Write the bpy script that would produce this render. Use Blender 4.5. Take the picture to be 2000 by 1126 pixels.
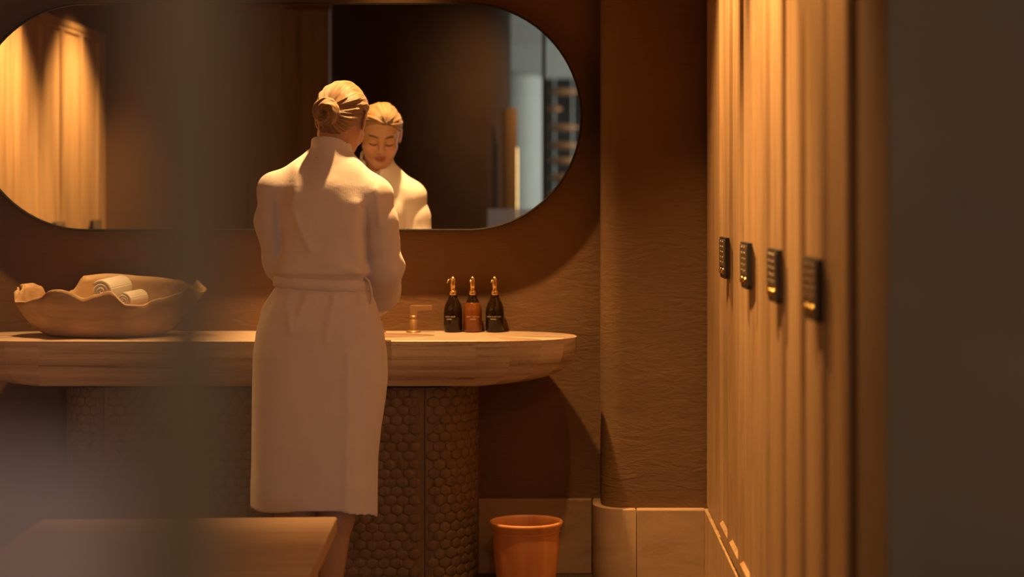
import bpy, bmesh, math, random
import numpy as np
from mathutils import Matrix, Vector

random.seed(7)
for o in list(bpy.data.objects):
    bpy.data.objects.remove(o, do_unlink=True)
SC = bpy.context.scene
COL = SC.collection
PI = math.pi

# ------------------------------------------------------------------ camera
cam_d = bpy.data.cameras.new('camera')
cam = bpy.data.objects.new('camera', cam_d)
COL.objects.link(cam)
cam.location = (0, 0, 1.33)
cam.rotation_euler = (PI / 2, 0, 0)
cam_d.sensor_width = 36.0
cam_d.lens = 54.25
cam_d.shift_x = -0.045
cam_d.shift_y = -0.0875
cam_d.clip_start = 0.02
cam_d.dof.use_dof = True
cam_d.dof.focus_distance = 4.95
cam_d.dof.aperture_fstop = 1.65
SC.camera = cam

# ------------------------------------------------------------------ world, exposure
w = bpy.data.worlds.new('world')
SC.world = w
w.use_nodes = True
w.node_tree.nodes['Background'].inputs[0].default_value = (0.9, 0.62, 0.45, 1)
w.node_tree.nodes['Background'].inputs[1].default_value = 0.0
vs = SC.view_settings
vs.view_transform = 'Standard'
vs.look = 'None'
vs.gamma = 1.0
vs.use_curve_mapping = False
vs.exposure = 0.0

# ------------------------------------------------------------------ lights (ceiling downlights, daylight of the outer hall)
WARM = (1.0, 0.56, 0.20)


def spot(name, loc, target, watts, angle, blend=0.6, size=0.03, col=WARM):
    d = bpy.data.lights.new(name, 'SPOT')
    d.energy = watts
    d.color = col
    d.spot_size = math.radians(angle)
    d.spot_blend = blend
    d.shadow_soft_size = size
    o = bpy.data.objects.new(name, d)
    COL.objects.link(o)
    o.location = loc
    o.rotation_euler = (Vector(target) - Vector(loc)).to_track_quat('-Z', 'Y').to_euler()
    return o


def area(name, loc, target, watts, sx, sy, col):
    d = bpy.data.lights.new(name, 'AREA')
    d.shape = 'RECTANGLE'
    d.size = sx
    d.size_y = sy
    d.energy = watts
    d.color = col
    o = bpy.data.objects.new(name, d)
    COL.objects.link(o)
    o.location = loc
    o.rotation_euler = (Vector(target) - Vector(loc)).to_track_quat('-Z', 'Y').to_euler()
    return o


CEIL = 2.72
spot('downlight_vanity_offscreen', (-0.56, 5.02, CEIL - 0.03), (-0.58, 5.2, 0.86), 370, 66, 0.8, 0.025)
spot('downlight_bowl_offscreen', (-1.62, 5.06, CEIL - 0.03), (-1.62, 5.2, 0.86), 190, 60, 0.8, 0.025)
for i, (yy, pw) in enumerate(((4.6, 310), (3.75, 430), (3.02, 125))):
    spot('downlight_lockers_right_offscreen', (0.14, yy, CEIL - 0.03), (0.50, yy, 1.25), pw, 62, 1.0, 0.03)
for i, (yy, pw) in enumerate(((3.95, 420), (2.95, 360))):
    spot('downlight_lockers_left_offscreen', (-1.98, yy, CEIL - 0.03), (-2.46, yy, 1.25), pw, 66, 1.0, 0.03)
spot('downlight_hall_offscreen', (0.30, -0.45, 3.29), (0.1, 0.3, 0.0), 85, 140, 0.8, 0.08, (1.0, 0.63, 0.36))
area('window_hall_offscreen', (3.97, -7.4, 1.8), (0.0, -7.4, 1.8), 150, 4.0, 2.2, (0.95, 1.0, 0.95))

# ------------------------------------------------------------------ node helpers
MATS = {}


def nmat(name):
    m = bpy.data.materials.new(name)
    m.use_nodes = True
    nt = m.node_tree
    MATS[name] = m
    return m, nt, nt.nodes['Principled BSDF']


def N(nt, t, **kw):
    n = nt.nodes.new(t)
    for k, v in kw.items():
        setattr(n, k, v)
    return n


def coords(nt, scale=(1, 1, 1), space='Object', rnd=0.0):
    tc = N(nt, 'ShaderNodeTexCoord')
    mp = N(nt, 'ShaderNodeMapping')
    mp.inputs['Scale'].default_value = scale
    nt.links.new(tc.outputs[space], mp.inputs['Vector'])
    if rnd:
        oi = N(nt, 'ShaderNodeObjectInfo')
        ml = N(nt, 'ShaderNodeMath', operation='MULTIPLY')
        ml.inputs[1].default_value = rnd
        nt.links.new(oi.outputs['Random'], ml.inputs[0])
        cb = N(nt, 'ShaderNodeCombineXYZ')
        for i in range(3):
            nt.links.new(ml.outputs[0], cb.inputs[i])
        nt.links.new(cb.outputs[0], mp.inputs['Location'])
    return mp.outputs[0]


def noise(nt, vec, scale, detail=4, rough=0.55, dist=0.0):
    n = N(nt, 'ShaderNodeTexNoise')
    n.inputs['Scale'].default_value = scale
    n.inputs['Detail'].default_value = detail
    n.inputs['Roughness'].default_value = rough
    n.inputs['Distortion'].default_value = dist
    if vec is not None:
        nt.links.new(vec, n.inputs['Vector'])
    return n.outputs['Fac']


def ramp(nt, fac, stops):
    r = N(nt, 'ShaderNodeValToRGB')
    e = r.color_ramp.elements
    e[0].position, e[0].color = stops[0][0], (*stops[0][1], 1)
    e[1].position, e[1].color = stops[-1][0], (*stops[-1][1], 1)
    for p, c in stops[1:-1]:
        x = e.new(p)
        x.color = (*c, 1)
    nt.links.new(fac, r.inputs[0])
    return r.outputs[0]


def bump(nt, b, h, strength, dist=0.01, prev=None):
    n = N(nt, 'ShaderNodeBump')
    n.inputs['Strength'].default_value = strength
    n.inputs['Distance'].default_value = dist
    nt.links.new(h, n.inputs['Height'])
    if prev is not None:
        nt.links.new(prev, n.inputs['Normal'])
    nt.links.new(n.outputs[0], b.inputs['Normal'])
    return n.outputs[0]


def plain(name, col, rough=0.5, metal=0.0, var=0.15, scale=30, bmp=0.0, spec=0.5):
    m, nt, b = nmat(name)
    v = coords(nt)
    f = noise(nt, v, scale)
    lo = tuple(c * (1 - var) for c in col)
    hi = tuple(min(1, c * (1 + var)) for c in col)
    nt.links.new(ramp(nt, f, [(0.3, lo), (0.7, hi)]), b.inputs['Base Color'])
    b.inputs['Roughness'].default_value = rough
    b.inputs['Metallic'].default_value = metal
    b.inputs['Specular IOR Level'].default_value = spec
    if bmp:
        bump(nt, b, f, bmp, 0.004)
    return m


def wood(name, dark, light, rough=0.5, grain='Z', s=1.0, bmp=0.15, rnd=9.0):
    m, nt, b = nmat(name)
    sc = {'Z': (28 * s, 28 * s, 1.6 * s), 'X': (1.6 * s, 28 * s, 28 * s), 'Y': (28 * s, 1.6 * s, 28 * s)}[grain]
    v = coords(nt, sc, rnd=rnd)
    f = noise(nt, v, 1.0, 5, 0.6, 0.6)
    sc2 = tuple(c * 5 for c in sc)
    f2 = noise(nt, coords(nt, sc2, rnd=rnd), 1.0, 3, 0.6)
    mx = N(nt, 'ShaderNodeMath', operation='MULTIPLY_ADD')
    nt.links.new(f2, mx.inputs[0])
    mx.inputs[1].default_value = 0.35
    nt.links.new(f, mx.inputs[2])
    mid = tuple((a + c) / 2 for a, c in zip(dark, light))
    nt.links.new(ramp(nt, mx.outputs[0], [(0.45, dark), (0.65, mid), (0.9, light)]), b.inputs['Base Color'])
    b.inputs['Roughness'].default_value = rough
    bump(nt, b, mx.outputs[0], bmp, 0.002)
    return m


def plaster(name, col, strength=0.5):
    m, nt, b = nmat(name)
    # trowelled clay: long horizontal ripples, finer cracks and a mottled tone
    f1 = noise(nt, coords(nt, (8, 8, 30)), 1.0, 7, 0.66, 1.2)
    f2 = noise(nt, coords(nt, (26, 26, 120)), 1.0, 4, 0.6, 0.4)
    f3 = noise(nt, coords(nt, (2.2, 2.2, 2.2)), 1.0, 4, 0.6)
    ad = N(nt, 'ShaderNodeMath', operation='MULTIPLY_ADD')
    nt.links.new(f2, ad.inputs[0])
    ad.inputs[1].default_value = 0.28
    nt.links.new(f1, ad.inputs[2])
    # the ripples come and go across the wall
    mk = N(nt, 'ShaderNodeMapRange')
    mk.inputs['From Min'].default_value = 0.4
    mk.inputs['From Max'].default_value = 0.62
    mk.inputs['To Min'].default_value = 0.25
    nt.links.new(f3, mk.inputs['Value'])
    ml = N(nt, 'ShaderNodeMath', operation='MULTIPLY')
    nt.links.new(ad.outputs[0], ml.inputs[0])
    nt.links.new(mk.outputs[0], ml.inputs[1])
    lo = tuple(c * 0.86 for c in col)
    hi = tuple(c * 1.12 for c in col)
    nt.links.new(ramp(nt, f3, [(0.3, lo), (0.7, hi)]), b.inputs['Base Color'])
    b.inputs['Roughness'].default_value = 0.85
    b.inputs['Specular IOR Level'].default_value = 0.25
    bump(nt, b, ml.outputs[0], strength, 0.012)
    return m


def stone(name, dark, light, bands, rough=0.5, bmp=0.12, rnd=0.0, spec=0.4):
    m, nt, b = nmat(name)
    v = coords(nt, bands, rnd=rnd)
    f = noise(nt, v, 1.0, 6, 0.6, 0.5)
    f2 = noise(nt, coords(nt, (90, 90, 90)), 1.0, 3, 0.6)
    ad = N(nt, 'ShaderNodeMath', operation='MULTIPLY_ADD')
    nt.links.new(f2, ad.inputs[0])
    ad.inputs[1].default_value = 0.15
    nt.links.new(f, ad.inputs[2])
    mid = tuple(a * 0.4 + c * 0.6 for a, c in zip(dark, light))
    nt.links.new(ramp(nt, ad.outputs[0], [(0.36, dark), (0.5, mid), (0.75, light)]), b.inputs['Base Color'])
    b.inputs['Roughness'].default_value = rough
    b.inputs['Specular IOR Level'].default_value = spec
    bump(nt, b, ad.outputs[0], bmp, 0.004)
    return m


plaster('clay_plaster', (0.165, 0.088, 0.040), 0.38)
plaster('grey_plaster', (0.28, 0.185, 0.12), 0.2)
wood('locker_oak', (0.30, 0.17, 0.08), (0.52, 0.33, 0.175), 0.45)
wood('dark_oak', (0.055, 0.032, 0.018), (0.13, 0.082, 0.046), 0.5, s=0.8)
wood('pedestal_wood', (0.13, 0.072, 0.036), (0.235, 0.14, 0.074), 0.55, s=2.0)
wood('bench_wood', (0.34, 0.20, 0.11), (0.52, 0.33, 0.2), 0.5, grain='X', s=0.6)
wood('bowl_wood', (0.34, 0.19, 0.085), (0.62, 0.40, 0.2), 0.5, grain='X', s=0.5, bmp=0.08)
wood('bin_wood', (0.50, 0.17, 0.05), (0.72, 0.29, 0.09), 0.5, grain='Z', s=0.35, bmp=0.05)
wood('disc_wood', (0.45, 0.20, 0.08), (0.65, 0.33, 0.15), 0.5, grain='X', s=0.8, bmp=0.05)
stone('travertine', (0.20, 0.11, 0.062), (0.56, 0.40, 0.28), (1.3, 1.3, 48), 0.42, 0.1, rnd=0.9)
stone('base_stone', (0.28, 0.165, 0.09), (0.45, 0.29, 0.17), (5, 5, 9), 0.6, 0.35)
stone('floor_stone', (0.05, 0.032, 0.02), (0.085, 0.055, 0.035), (3, 3, 3), 0.5, 0.1)
stone('dark_marble', (0.02, 0.017, 0.015), (0.07, 0.062, 0.052), (1.2, 1.2, 1.2), 0.35, 0.05)
plain('pale_paint', (0.62, 0.62, 0.58), 0.7, var=0.04, scale=3)
plain('ceiling_paint', (0.20, 0.125, 0.075), 0.85, var=0.06, scale=3)
plain('black_metal', (0.02, 0.016, 0.012), 0.35, 0.6, 0.2)
plain('bronze', (0.34, 0.19, 0.085), 0.42, 0.55, 0.08, 60)
plain('brass', (0.80, 0.52, 0.20), 0.22, 1.0, 0.05, 60)
plain('lock_metal', (0.45, 0.37, 0.28), 0.33, 1.0, 0.1, 80)
plain('lock_dark', (0.012, 0.010, 0.009), 0.4, 0.0, 0.2, 80)
wood('lamp_wood', (0.62, 0.34, 0.13), (0.80, 0.48, 0.2), 0.4, s=0.6, bmp=0.05)
plain('pump_tip', (0.02, 0.015, 0.01), 0.4, 0.0)
plain('white_metal', (0.75, 0.75, 0.70), 0.4, 0.0, 0.03)
plain('print_ink', (0.62, 0.50, 0.36), 0.6, 0.0, 0.03)
plain('skin_foot', (0.62, 0.36, 0.25), 0.5)
plain('door_bronze', (0.27, 0.175, 0.105), 0.6, 0.0, 0.1, 12)


def fabric(name, col, rib=260.0, strength=0.22):
    m, nt, b = nmat(name)
    wv = N(nt, 'ShaderNodeTexWave', wave_type='BANDS', bands_direction='X')
    wv.inputs['Scale'].default_value = rib / 2.4
    wv.inputs['Distortion'].default_value = 0.6
    wv.inputs['Detail'].default_value = 2
    nt.links.new(coords(nt, (1, 0.7, 0.06)), wv.inputs['Vector'])
    f = noise(nt, coords(nt), 14, 4)
    f4 = noise(nt, coords(nt), 420, 2)
    lo = tuple(c * 0.94 for c in col)
    nt.links.new(ramp(nt, f, [(0.3, lo), (0.7, col)]), b.inputs['Base Color'])
    b.inputs['Roughness'].default_value = 0.95
    b.inputs['Specular IOR Level'].default_value = 0.1
    b.inputs['Sheen Weight'].default_value = 0.25
    b.inputs['Sheen Roughness'].default_value = 0.5
    p = bump(nt, b, wv.outputs['Fac'], strength, 0.0012)
    p = bump(nt, b, f4, 0.2, 0.001, p)
    bump(nt, b, f, 0.25, 0.012, p)
    return m


fabric('robe_cotton', (0.72, 0.61, 0.55))
fabric('towel_cotton', (0.80, 0.72, 0.62), 380, 0.6)

m, nt, b = nmat('mirror_glass')
b.inputs['Base Color'].default_value = (0.86, 0.87, 0.86, 1)
b.inputs['Metallic'].default_value = 1.0
b.inputs['Roughness'].default_value = 0.0

# amber glass, drawn as a dark glossy coat over what the bottle holds
m, nt, b = nmat('amber_glass')
f = noise(nt, coords(nt), 20, 2)
nt.links.new(ramp(nt, f, [(0.3, (0.010, 0.005, 0.002)), (0.7, (0.018, 0.008, 0.003))]), b.inputs['Base Color'])
b.inputs['Roughness'].default_value = 0.10
b.inputs['Specular IOR Level'].default_value = 0.3
b.inputs['Coat Weight'].default_value = 0.1
m, nt, b = nmat('amber_lotion')
f = noise(nt, coords(nt, (18, 18, 5)), 1.0, 2)
nt.links.new(ramp(nt, f, [(0.3, (0.12, 0.034, 0.005)), (0.7, (0.18, 0.054, 0.008))]), b.inputs['Base Color'])
b.inputs['Roughness'].default_value = 0.12
b.inputs['Coat Weight'].default_value = 0.1
b.inputs['Subsurface Weight'].default_value = 0.15
b.inputs['Subsurface Radius'].default_value = (0.02, 0.008, 0.002)

m, nt, b = nmat('skin')
at = N(nt, 'ShaderNodeAttribute', attribute_name='tint')
f = noise(nt, coords(nt), 60, 3)
mx = N(nt, 'ShaderNodeMix', data_type='RGBA', blend_type='MULTIPLY')
mx.inputs[0].default_value = 1.0
nt.links.new(ramp(nt, f, [(0.3, (0.93, 0.91, 0.90)), (0.7, (1, 1, 1))]), mx.inputs[6])
nt.links.new(at.outputs['Color'], mx.inputs[7])
nt.links.new(mx.outputs[2], b.inputs['Base Color'])
b.inputs['Roughness'].default_value = 0.45
b.inputs['Subsurface Weight'].default_value = 0.12
b.inputs['Subsurface Radius'].default_value = (0.012, 0.004, 0.002)
b.inputs['Specular IOR Level'].default_value = 0.4

m, nt, b = nmat('blond_hair')
at = N(nt, 'ShaderNodeAttribute', attribute_name='strand')
f = noise(nt, at.outputs['Vector'], 1.0, 5, 0.65, 0.3)
nt.links.new(ramp(nt, f, [(0.36, (0.17, 0.075, 0.020)), (0.48, (0.30, 0.145, 0.04)), (0.68, (0.54, 0.305, 0.10))]), b.inputs['Base Color'])
b.inputs['Roughness'].default_value = 0.36
b.inputs['Specular IOR Level'].default_value = 0.55
b.inputs['Sheen Weight'].default_value = 0.2
bump(nt, b, f, 1.0, 0.007)

m, nt, b = nmat('lamp_glow')
b.inputs['Base Color'].default_value = (1, 0.8, 0.5, 1)
b.inputs['Emission Color'].default_value = (1.0, 0.62, 0.22, 1)
b.inputs['Emission Strength'].default_value = 6.0


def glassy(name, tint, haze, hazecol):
    """thin door glass: mostly clear, a little mirror gloss, and a light-scattering share that sets a pale haze into the glass"""
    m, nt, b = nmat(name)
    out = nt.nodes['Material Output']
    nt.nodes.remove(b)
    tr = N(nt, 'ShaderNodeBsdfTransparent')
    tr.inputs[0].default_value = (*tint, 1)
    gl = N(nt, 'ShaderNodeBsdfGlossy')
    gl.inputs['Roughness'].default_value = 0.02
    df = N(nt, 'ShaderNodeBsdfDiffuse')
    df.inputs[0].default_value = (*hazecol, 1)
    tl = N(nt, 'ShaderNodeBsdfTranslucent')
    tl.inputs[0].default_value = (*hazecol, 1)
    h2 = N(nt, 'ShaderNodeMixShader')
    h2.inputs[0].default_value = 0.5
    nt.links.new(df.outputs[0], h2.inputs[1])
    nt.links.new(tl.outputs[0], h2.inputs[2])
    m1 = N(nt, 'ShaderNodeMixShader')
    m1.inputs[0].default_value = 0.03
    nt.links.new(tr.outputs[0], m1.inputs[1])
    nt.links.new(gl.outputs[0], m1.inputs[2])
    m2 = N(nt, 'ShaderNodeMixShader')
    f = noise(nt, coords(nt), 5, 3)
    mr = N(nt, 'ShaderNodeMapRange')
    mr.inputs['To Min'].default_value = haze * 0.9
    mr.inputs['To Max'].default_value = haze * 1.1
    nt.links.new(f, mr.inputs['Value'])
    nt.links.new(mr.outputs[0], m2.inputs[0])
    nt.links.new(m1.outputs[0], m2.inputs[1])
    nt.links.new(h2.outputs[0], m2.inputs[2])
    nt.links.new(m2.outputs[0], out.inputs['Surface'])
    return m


glassy('door_glass', (0.97, 0.97, 0.96), 0.02, (0.8, 0.8, 0.8))
glassy('haze_glass', (0.97, 0.97, 0.96), 0.80, (0.92, 0.82, 0.88))  # lavender veil of reflected light, put into the glass colour

# ------------------------------------------------------------------ mesh helpers


def tag(o, label=None, cat=None, group=None, kind=None):
    if label:
        o['label'] = label
    if cat:
        o['category'] = cat
    if group:
        o['group'] = group
    if kind:
        o['kind'] = kind
    return o


def link(o, parent=None):
    COL.objects.link(o)
    if parent is not None:
        o.parent = parent
    return o


def empty(name, loc, rz=0.0):
    o = bpy.data.objects.new(name, None)
    o.empty_display_size = 0.05
    COL.objects.link(o)
    o.location = loc
    o.rotation_euler = (0, 0, rz)
    return o


def mobj(name, verts, faces, mat, parent=None, smooth=True, loc=None):
    me = bpy.data.meshes.new(name)
    me.from_pydata([tuple(v) for v in verts], [], [tuple(f) for f in faces])
    me.update()
    if smooth:
        me.polygons.foreach_set('use_smooth', [True] * len(me.polygons))
    me.materials.append(MATS[mat])
    o = bpy.data.objects.new(name, me)
    link(o, parent)
    if loc is not None:
        o.location = loc
    return o


def bmobj(name, bm, mat, parent=None, smooth=False, loc=None, recalc=True):
    if recalc:
        bmesh.ops.recalc_face_normals(bm, faces=bm.faces)
    me = bpy.data.meshes.new(name)
    bm.to_mesh(me)
    bm.free()
    if smooth:
        me.polygons.foreach_set('use_smooth', [True] * len(me.polygons))
    me.materials.append(MATS[mat])
    o = bpy.data.objects.new(name, me)
    link(o, parent)
    if loc is not None:
        o.location = loc
    return o


def add_box(bm, lo, hi, bevel=0.0, seg=2):
    c = [(a + b) / 2 for a, b in zip(lo, hi)]
    s = [abs(b - a) for a, b in zip(lo, hi)]
    r = bmesh.ops.create_cube(bm, size=1.0, matrix=Matrix.Translation(c) @ Matrix.Diagonal((*s, 1)))
    if bevel:
        es = list({e for v in r['verts'] for e in v.link_edges})
        bmesh.ops.bevel(bm, geom=es, offset=bevel, segments=seg, profile=0.5, affect='EDGES')
    return bm


def box(name, lo, hi, mat, parent=None, bevel=0.0, seg=2, loc=None):
    bm = bmesh.new()
    add_box(bm, lo, hi, bevel, seg)
    return bmobj(name, bm, mat, parent, False, loc)


def lathe(name, prof, mat, parent=None, seg=48, loc=None, sy=1.0, smooth=True):
    vs_, fs = [], []
    n = len(prof)
    for i in range(seg):
        a = 2 * PI * i / seg
        for r, z in prof:
            vs_.append((r * math.cos(a), r * math.sin(a) * sy, z))
    for i in range(seg):
        j = (i + 1) % seg
        for k in range(n - 1):
            fs.append((i * n + k, j * n + k, j * n + k + 1, i * n + k + 1))
    bm = bmesh.new()
    bv = [bm.verts.new(v) for v in vs_]
    for f in fs:
        try:
            bm.faces.new([bv[i] for i in f])
        except ValueError:
            pass
    bmesh.ops.remove_doubles(bm, verts=bm.verts, dist=1e-5)
    return bmobj(name, bm, mat, parent, smooth, loc)


def tube(name, pts, rads, mat, parent=None, seg=12, caps=True):
    vs_, fs = [], []
    pts = [Vector(p) for p in pts]
    up = None
    for i, p in enumerate(pts):
        t = (pts[min(i + 1, len(pts) - 1)] - pts[max(i - 1, 0)]).normalized()
        if up is None:
            up = t.orthogonal().normalized()
        up = (up - t * up.dot(t)).normalized()
        s = t.cross(up)
        r = rads[i] if isinstance(rads, (list, tuple)) else rads
        for k in range(seg):
            a = 2 * PI * k / seg
            vs_.append(p + (up * math.cos(a) + s * math.sin(a)) * r)
    for i in range(len(pts) - 1):
        for k in range(seg):
            k2 = (k + 1) % seg
            fs.append((i * seg + k, i * seg + k2, (i + 1) * seg + k2, (i + 1) * seg + k))
    if caps:
        fs.append(tuple(range(seg))[::-1])
        fs.append(tuple((len(pts) - 1) * seg + k for k in range(seg)))
    return mobj(name, vs_, fs, mat, parent)


def prism(name, outline, z0, z1, mat, parent=None, bevel=0.0, loc=None, smooth=False, seg=2):
    """extrude a plan outline [(x, y)] from z0 to z1"""
    bm = bmesh.new()
    lo = [bm.verts.new((x, y, z0)) for x, y in outline]
    hi = [bm.verts.new((x, y, z1)) for x, y in outline]
    n = len(outline)
    bm.faces.new(lo[::-1])
    top = bm.faces.new(hi)
    for i in range(n):
        bm.faces.new((lo[i], lo[(i + 1) % n], hi[(i + 1) % n], hi[i]))
    if bevel:
        bmesh.ops.bevel(bm, geom=list(top.edges), offset=bevel, segments=seg, profile=0.5, affect='EDGES')
    return bmobj(name, bm, mat, parent, smooth, loc)


# ================================================================== THE ROOM
WALL_Y = 5.5          # back wall behind the vanity
LOCK_X = 0.508        # face plane of the lockers on the right
LEFT_X = -2.49        # face plane of the lockers on the left
PART_Y = 2.38         # camera-side face of the partition with the wide opening

tag(box('floor', (-4.2, -12.2, -0.1), (4.2, 5.8, 0.0), 'floor_stone'), 'brown stone floor of the changing room', 'floor', kind='structure')
tag(box('ceiling', (-3.3, 2.15, CEIL), (1.3, 5.8, CEIL + 0.1), 'ceiling_paint'), 'plain brown ceiling over the vanity room', 'ceiling', kind='structure')
tag(box('ceiling', (-4.2, -12.2, 3.32), (4.2, 2.2, 3.42), 'pale_paint'), 'pale painted ceiling of the outer hall', 'ceiling', kind='structure')
tag(box('wall_back', (-3.3, WALL_Y, 0), (1.3, WALL_Y + 0.2, CEIL), 'clay_plaster'), 'brown clay plaster wall behind the oval mirror', 'wall', kind='structure')

# rounded pilaster of clay plaster on the right, standing forward of the back wall


def round_left(x0, x1, yf, yb, r, n=14):
    pts = [(x1, yb), (x1, yf)]
    for i in range(n + 1):
        a = i / n * PI / 2
        pts.append((x0 + r - r * math.sin(a), yf + r - r * math.cos(a)))
    pts.append((x0, yb))
    return pts[::-1]


def prism_smooth_round(name, outline, z0, z1, mat, bevel=0.0, parent=None):
    o = prism(name, outline, z0, z1, mat, parent, bevel=bevel, smooth=True)
    md = o.modifiers.new('sharp', 'EDGE_SPLIT')
    md.split_angle = math.radians(30)
    return o


tag(prism_smooth_round('wall_pilaster', round_left(0.150, 0.62, 5.325, 5.52, 0.075), 0.2, CEIL, 'clay_plaster'),
    'brown clay plaster pilaster between mirror wall and lockers', 'wall', kind='structure')

# stone plinth under the plaster: slabs are pieces of it
bb = empty('baseboard_back', (0, 0, 0))
tag(bb, 'tan stone plinth running along the foot of the back wall', 'baseboard', kind='structure')
x = -3.2
while x < 0.1:
    x2 = min(x + 0.83, 0.135)
    box('stone_slab', (x + 0.001, 5.476, 0), (x2 - 0.001, 5.51, 0.2645), 'base_stone', bb, 0.003)
    x = x2
bp = empty('baseboard_pilaster', (0, 0, 0))
tag(bp, 'rounded tan stone plinth at the foot of the plaster pilaster', 'baseboard', kind='structure')
prism_smooth_round('stone_slab', round_left(0.122, 0.268, 5.298, 5.51, 0.10), 0, 0.2645, 'base_stone', 0.006, bp)
box('stone_slab', (0.2695, 5.298, 0), (0.506, 5.51, 0.2645), 'base_stone', bp, 0.005)

# side walls, partition with the wide opening to the outer hall
tag(box('wall_right', (LOCK_X + 0.35, 2.40, 0), (1.3, 5.7, CEIL), 'clay_plaster'), 'brown plaster wall behind the right lockers', 'wall', kind='structure')
tag(box('wall_left', (-3.3, 2.2, 0), (-2.86, 5.7, CEIL), 'clay_plaster'), 'brown plaster wall behind the left lockers', 'wall', kind='structure')
tag(box('wall_partition_right', (LOCK_X, PART_Y, 0), (4.1, 2.617, 3.32), 'grey_plaster', bevel=0.004), 'grey brown plaster partition end beside the last locker', 'wall', kind='structure')
tag(box('wall_partition_left', (-4.1, 2.32, 0), (-1.255, PART_Y, 3.32), 'clay_plaster', bevel=0.004), 'brown plaster partition facing the mirror', 'wall', kind='structure')
tag(box('wall_header', (-1.255, 2.32, 2.56), (LOCK_X + 0.02, PART_Y, 3.32), 'clay_plaster'), 'plaster header over the wide opening', 'wall', kind='structure')
d2 = empty('door_2', (-1.633, PART_Y, 0))
tag(d2, 'dark oak door panel in the partition facing the mirror', 'door', kind='structure')
for k in range(3):
    w3 = 0.756 / 3
    box('plank', (-0.378 + k * w3 + 0.0008, 0.0, 0.0), (-0.378 + (k + 1) * w3 - 0.0008, 0.03, 2.37), 'dark_oak', d2, 0.001)
box('handle', (-0.32, 0.03, 0.98), (-0.30, 0.075, 1.12), 'black_metal', d2, 0.004)

# ================================================================== LOCKERS
DOOR_Z0, DOOR_Z1 = 0.275, 2.20


def leaf_mesh(wd):
    """a framed door leaf, front at x = 0 facing -X, width along y, with a recessed panel"""
    bm = bmesh.new()
    fr, rec, th = 0.020, 0.010, 0.022
    z0, z1 = DOOR_Z0, DOOR_Z1
    g = 0.0022
    y0, y1 = -wd / 2 + g, wd / 2 - g
    o_ = [(y0, z0), (y1, z0), (y1, z1), (y0, z1)]
    f2 = [(y0 + fr, z0 + 0.035), (y1 - fr, z0 + 0.035), (y1 - fr, z1 - fr), (y0 + fr, z1 - fr)]
    f3 = [(y0 + fr + 0.006, z0 + 0.045), (y1 - fr - 0.006, z0 + 0.045), (y1 - fr - 0.006, z1 - fr - 0.006), (y0 + fr + 0.006, z1 - fr - 0.006)]
    lv = [[bm.verts.new((xx, y, z)) for y, z in ring] for xx, ring in ((th, o_), (0.002, o_), (0.0, [(y * 0.985, z) for y, z in o_]), (0.0, f2), (rec, f3))]
    for a, b in zip(lv[:-1], lv[1:]):
        for i in range(4):
            bm.faces.new((a[i], a[(i + 1) % 4], b[(i + 1) % 4], b[i]))
    bm.faces.new(lv[-1])
    bm.faces.new(lv[0][::-1])
    bmesh.ops.recalc_face_normals(bm, faces=bm.faces)
    me = bpy.data.meshes.new('door')
    bm.to_mesh(me)
    bm.free()
    me.materials.append(MATS['locker_oak'])
    return me


LW = 0.5395
LWL = 0.62          # the left row is a little wider
LEAF = leaf_mesh(LW / 2)
LEAF_L = leaf_mesh(LWL / 2)


def lock_part_meshes():
    """keypad lock: front faces -X, width along y, near end at y = 0 reaching +y away"""
    out = {}
    bm = bmesh.new()
    W, H, T = 0.165, 0.122, 0.0125
    # rounded lower corners
    pl = [(0, H), (W, H), (W, 0.03)]
    for i in range(1, 7):
        a = i / 6 * PI / 2
        pl.append((W - 0.03 + 0.03 * math.cos(a), 0.03 - 0.03 * math.sin(a)))
    for i in range(0, 7):
        a = PI / 2 + i / 6 * PI / 2
        pl.append((0.012 + 0.012 * math.cos(a), 0.012 - 0.012 * math.sin(a)))
    back = [bm.verts.new((0, y, z)) for y, z in pl]
    front = [bm.verts.new((-T, y, z)) for y, z in pl]
    n = len(pl)
    f = bm.faces.new(front)
    bm.faces.new(back[::-1])
    for i in range(n):
        bm.faces.new((back[i], back[(i + 1) % n], front[(i + 1) % n], front[i]))
    bmesh.ops.bevel(bm, geom=list(f.edges), offset=0.003, segments=2, profile=0.5, affect='EDGES')
    bmesh.ops.recalc_face_normals(bm, faces=bm.faces)
    me = bpy.data.meshes.new('lock_case')
    bm.to_mesh(me)
    bm.free()
    me.materials.append(MATS['lock_dark'])
    out['case'] = me
    bm = bmesh.new()
    add_box(bm, (-T - 0.0025, 0.014, 0.034), (-T + 0.001, W - 0.006, H - 0.006), 0.002)
    bmesh.ops.recalc_face_normals(bm, faces=bm.faces)
    me = bpy.data.meshes.new('face_plate')
    bm.to_mesh(me)
    bm.free()
    me.materials.append(MATS['lock_metal'])
    out['plate'] = me
    bm = bmesh.new()
    bmesh.ops.create_uvsphere(bm, u_segments=10, v_segments=6, radius=1, matrix=Matrix.Translation((-T - 0.0025, 0, 0)) @ Matrix.Diagonal((0.003, 0.0062, 0.0062, 1)))
    me = bpy.data.meshes.new('key')
    bm.to_mesh(me)
    bm.free()
    me.materials.append(MATS['lock_metal'])
    out['key'] = me
    bm = bmesh.new()
    bmesh.ops.create_uvsphere(bm, u_segments=14, v_segments=8, radius=1, matrix=Matrix.Translation((-T - 0.001, 0, 0)) @ Matrix.Diagonal((0.007, 0.010, 0.010, 1)))
    for p in bm.faces:
        p.smooth = True
    me = bpy.data.meshes.new('knob')
    bm.to_mesh(me)
    bm.free()
    me.materials.append(MATS['brass'])
    out['knob'] = me
    return out


LOCK = lock_part_meshes()


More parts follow.
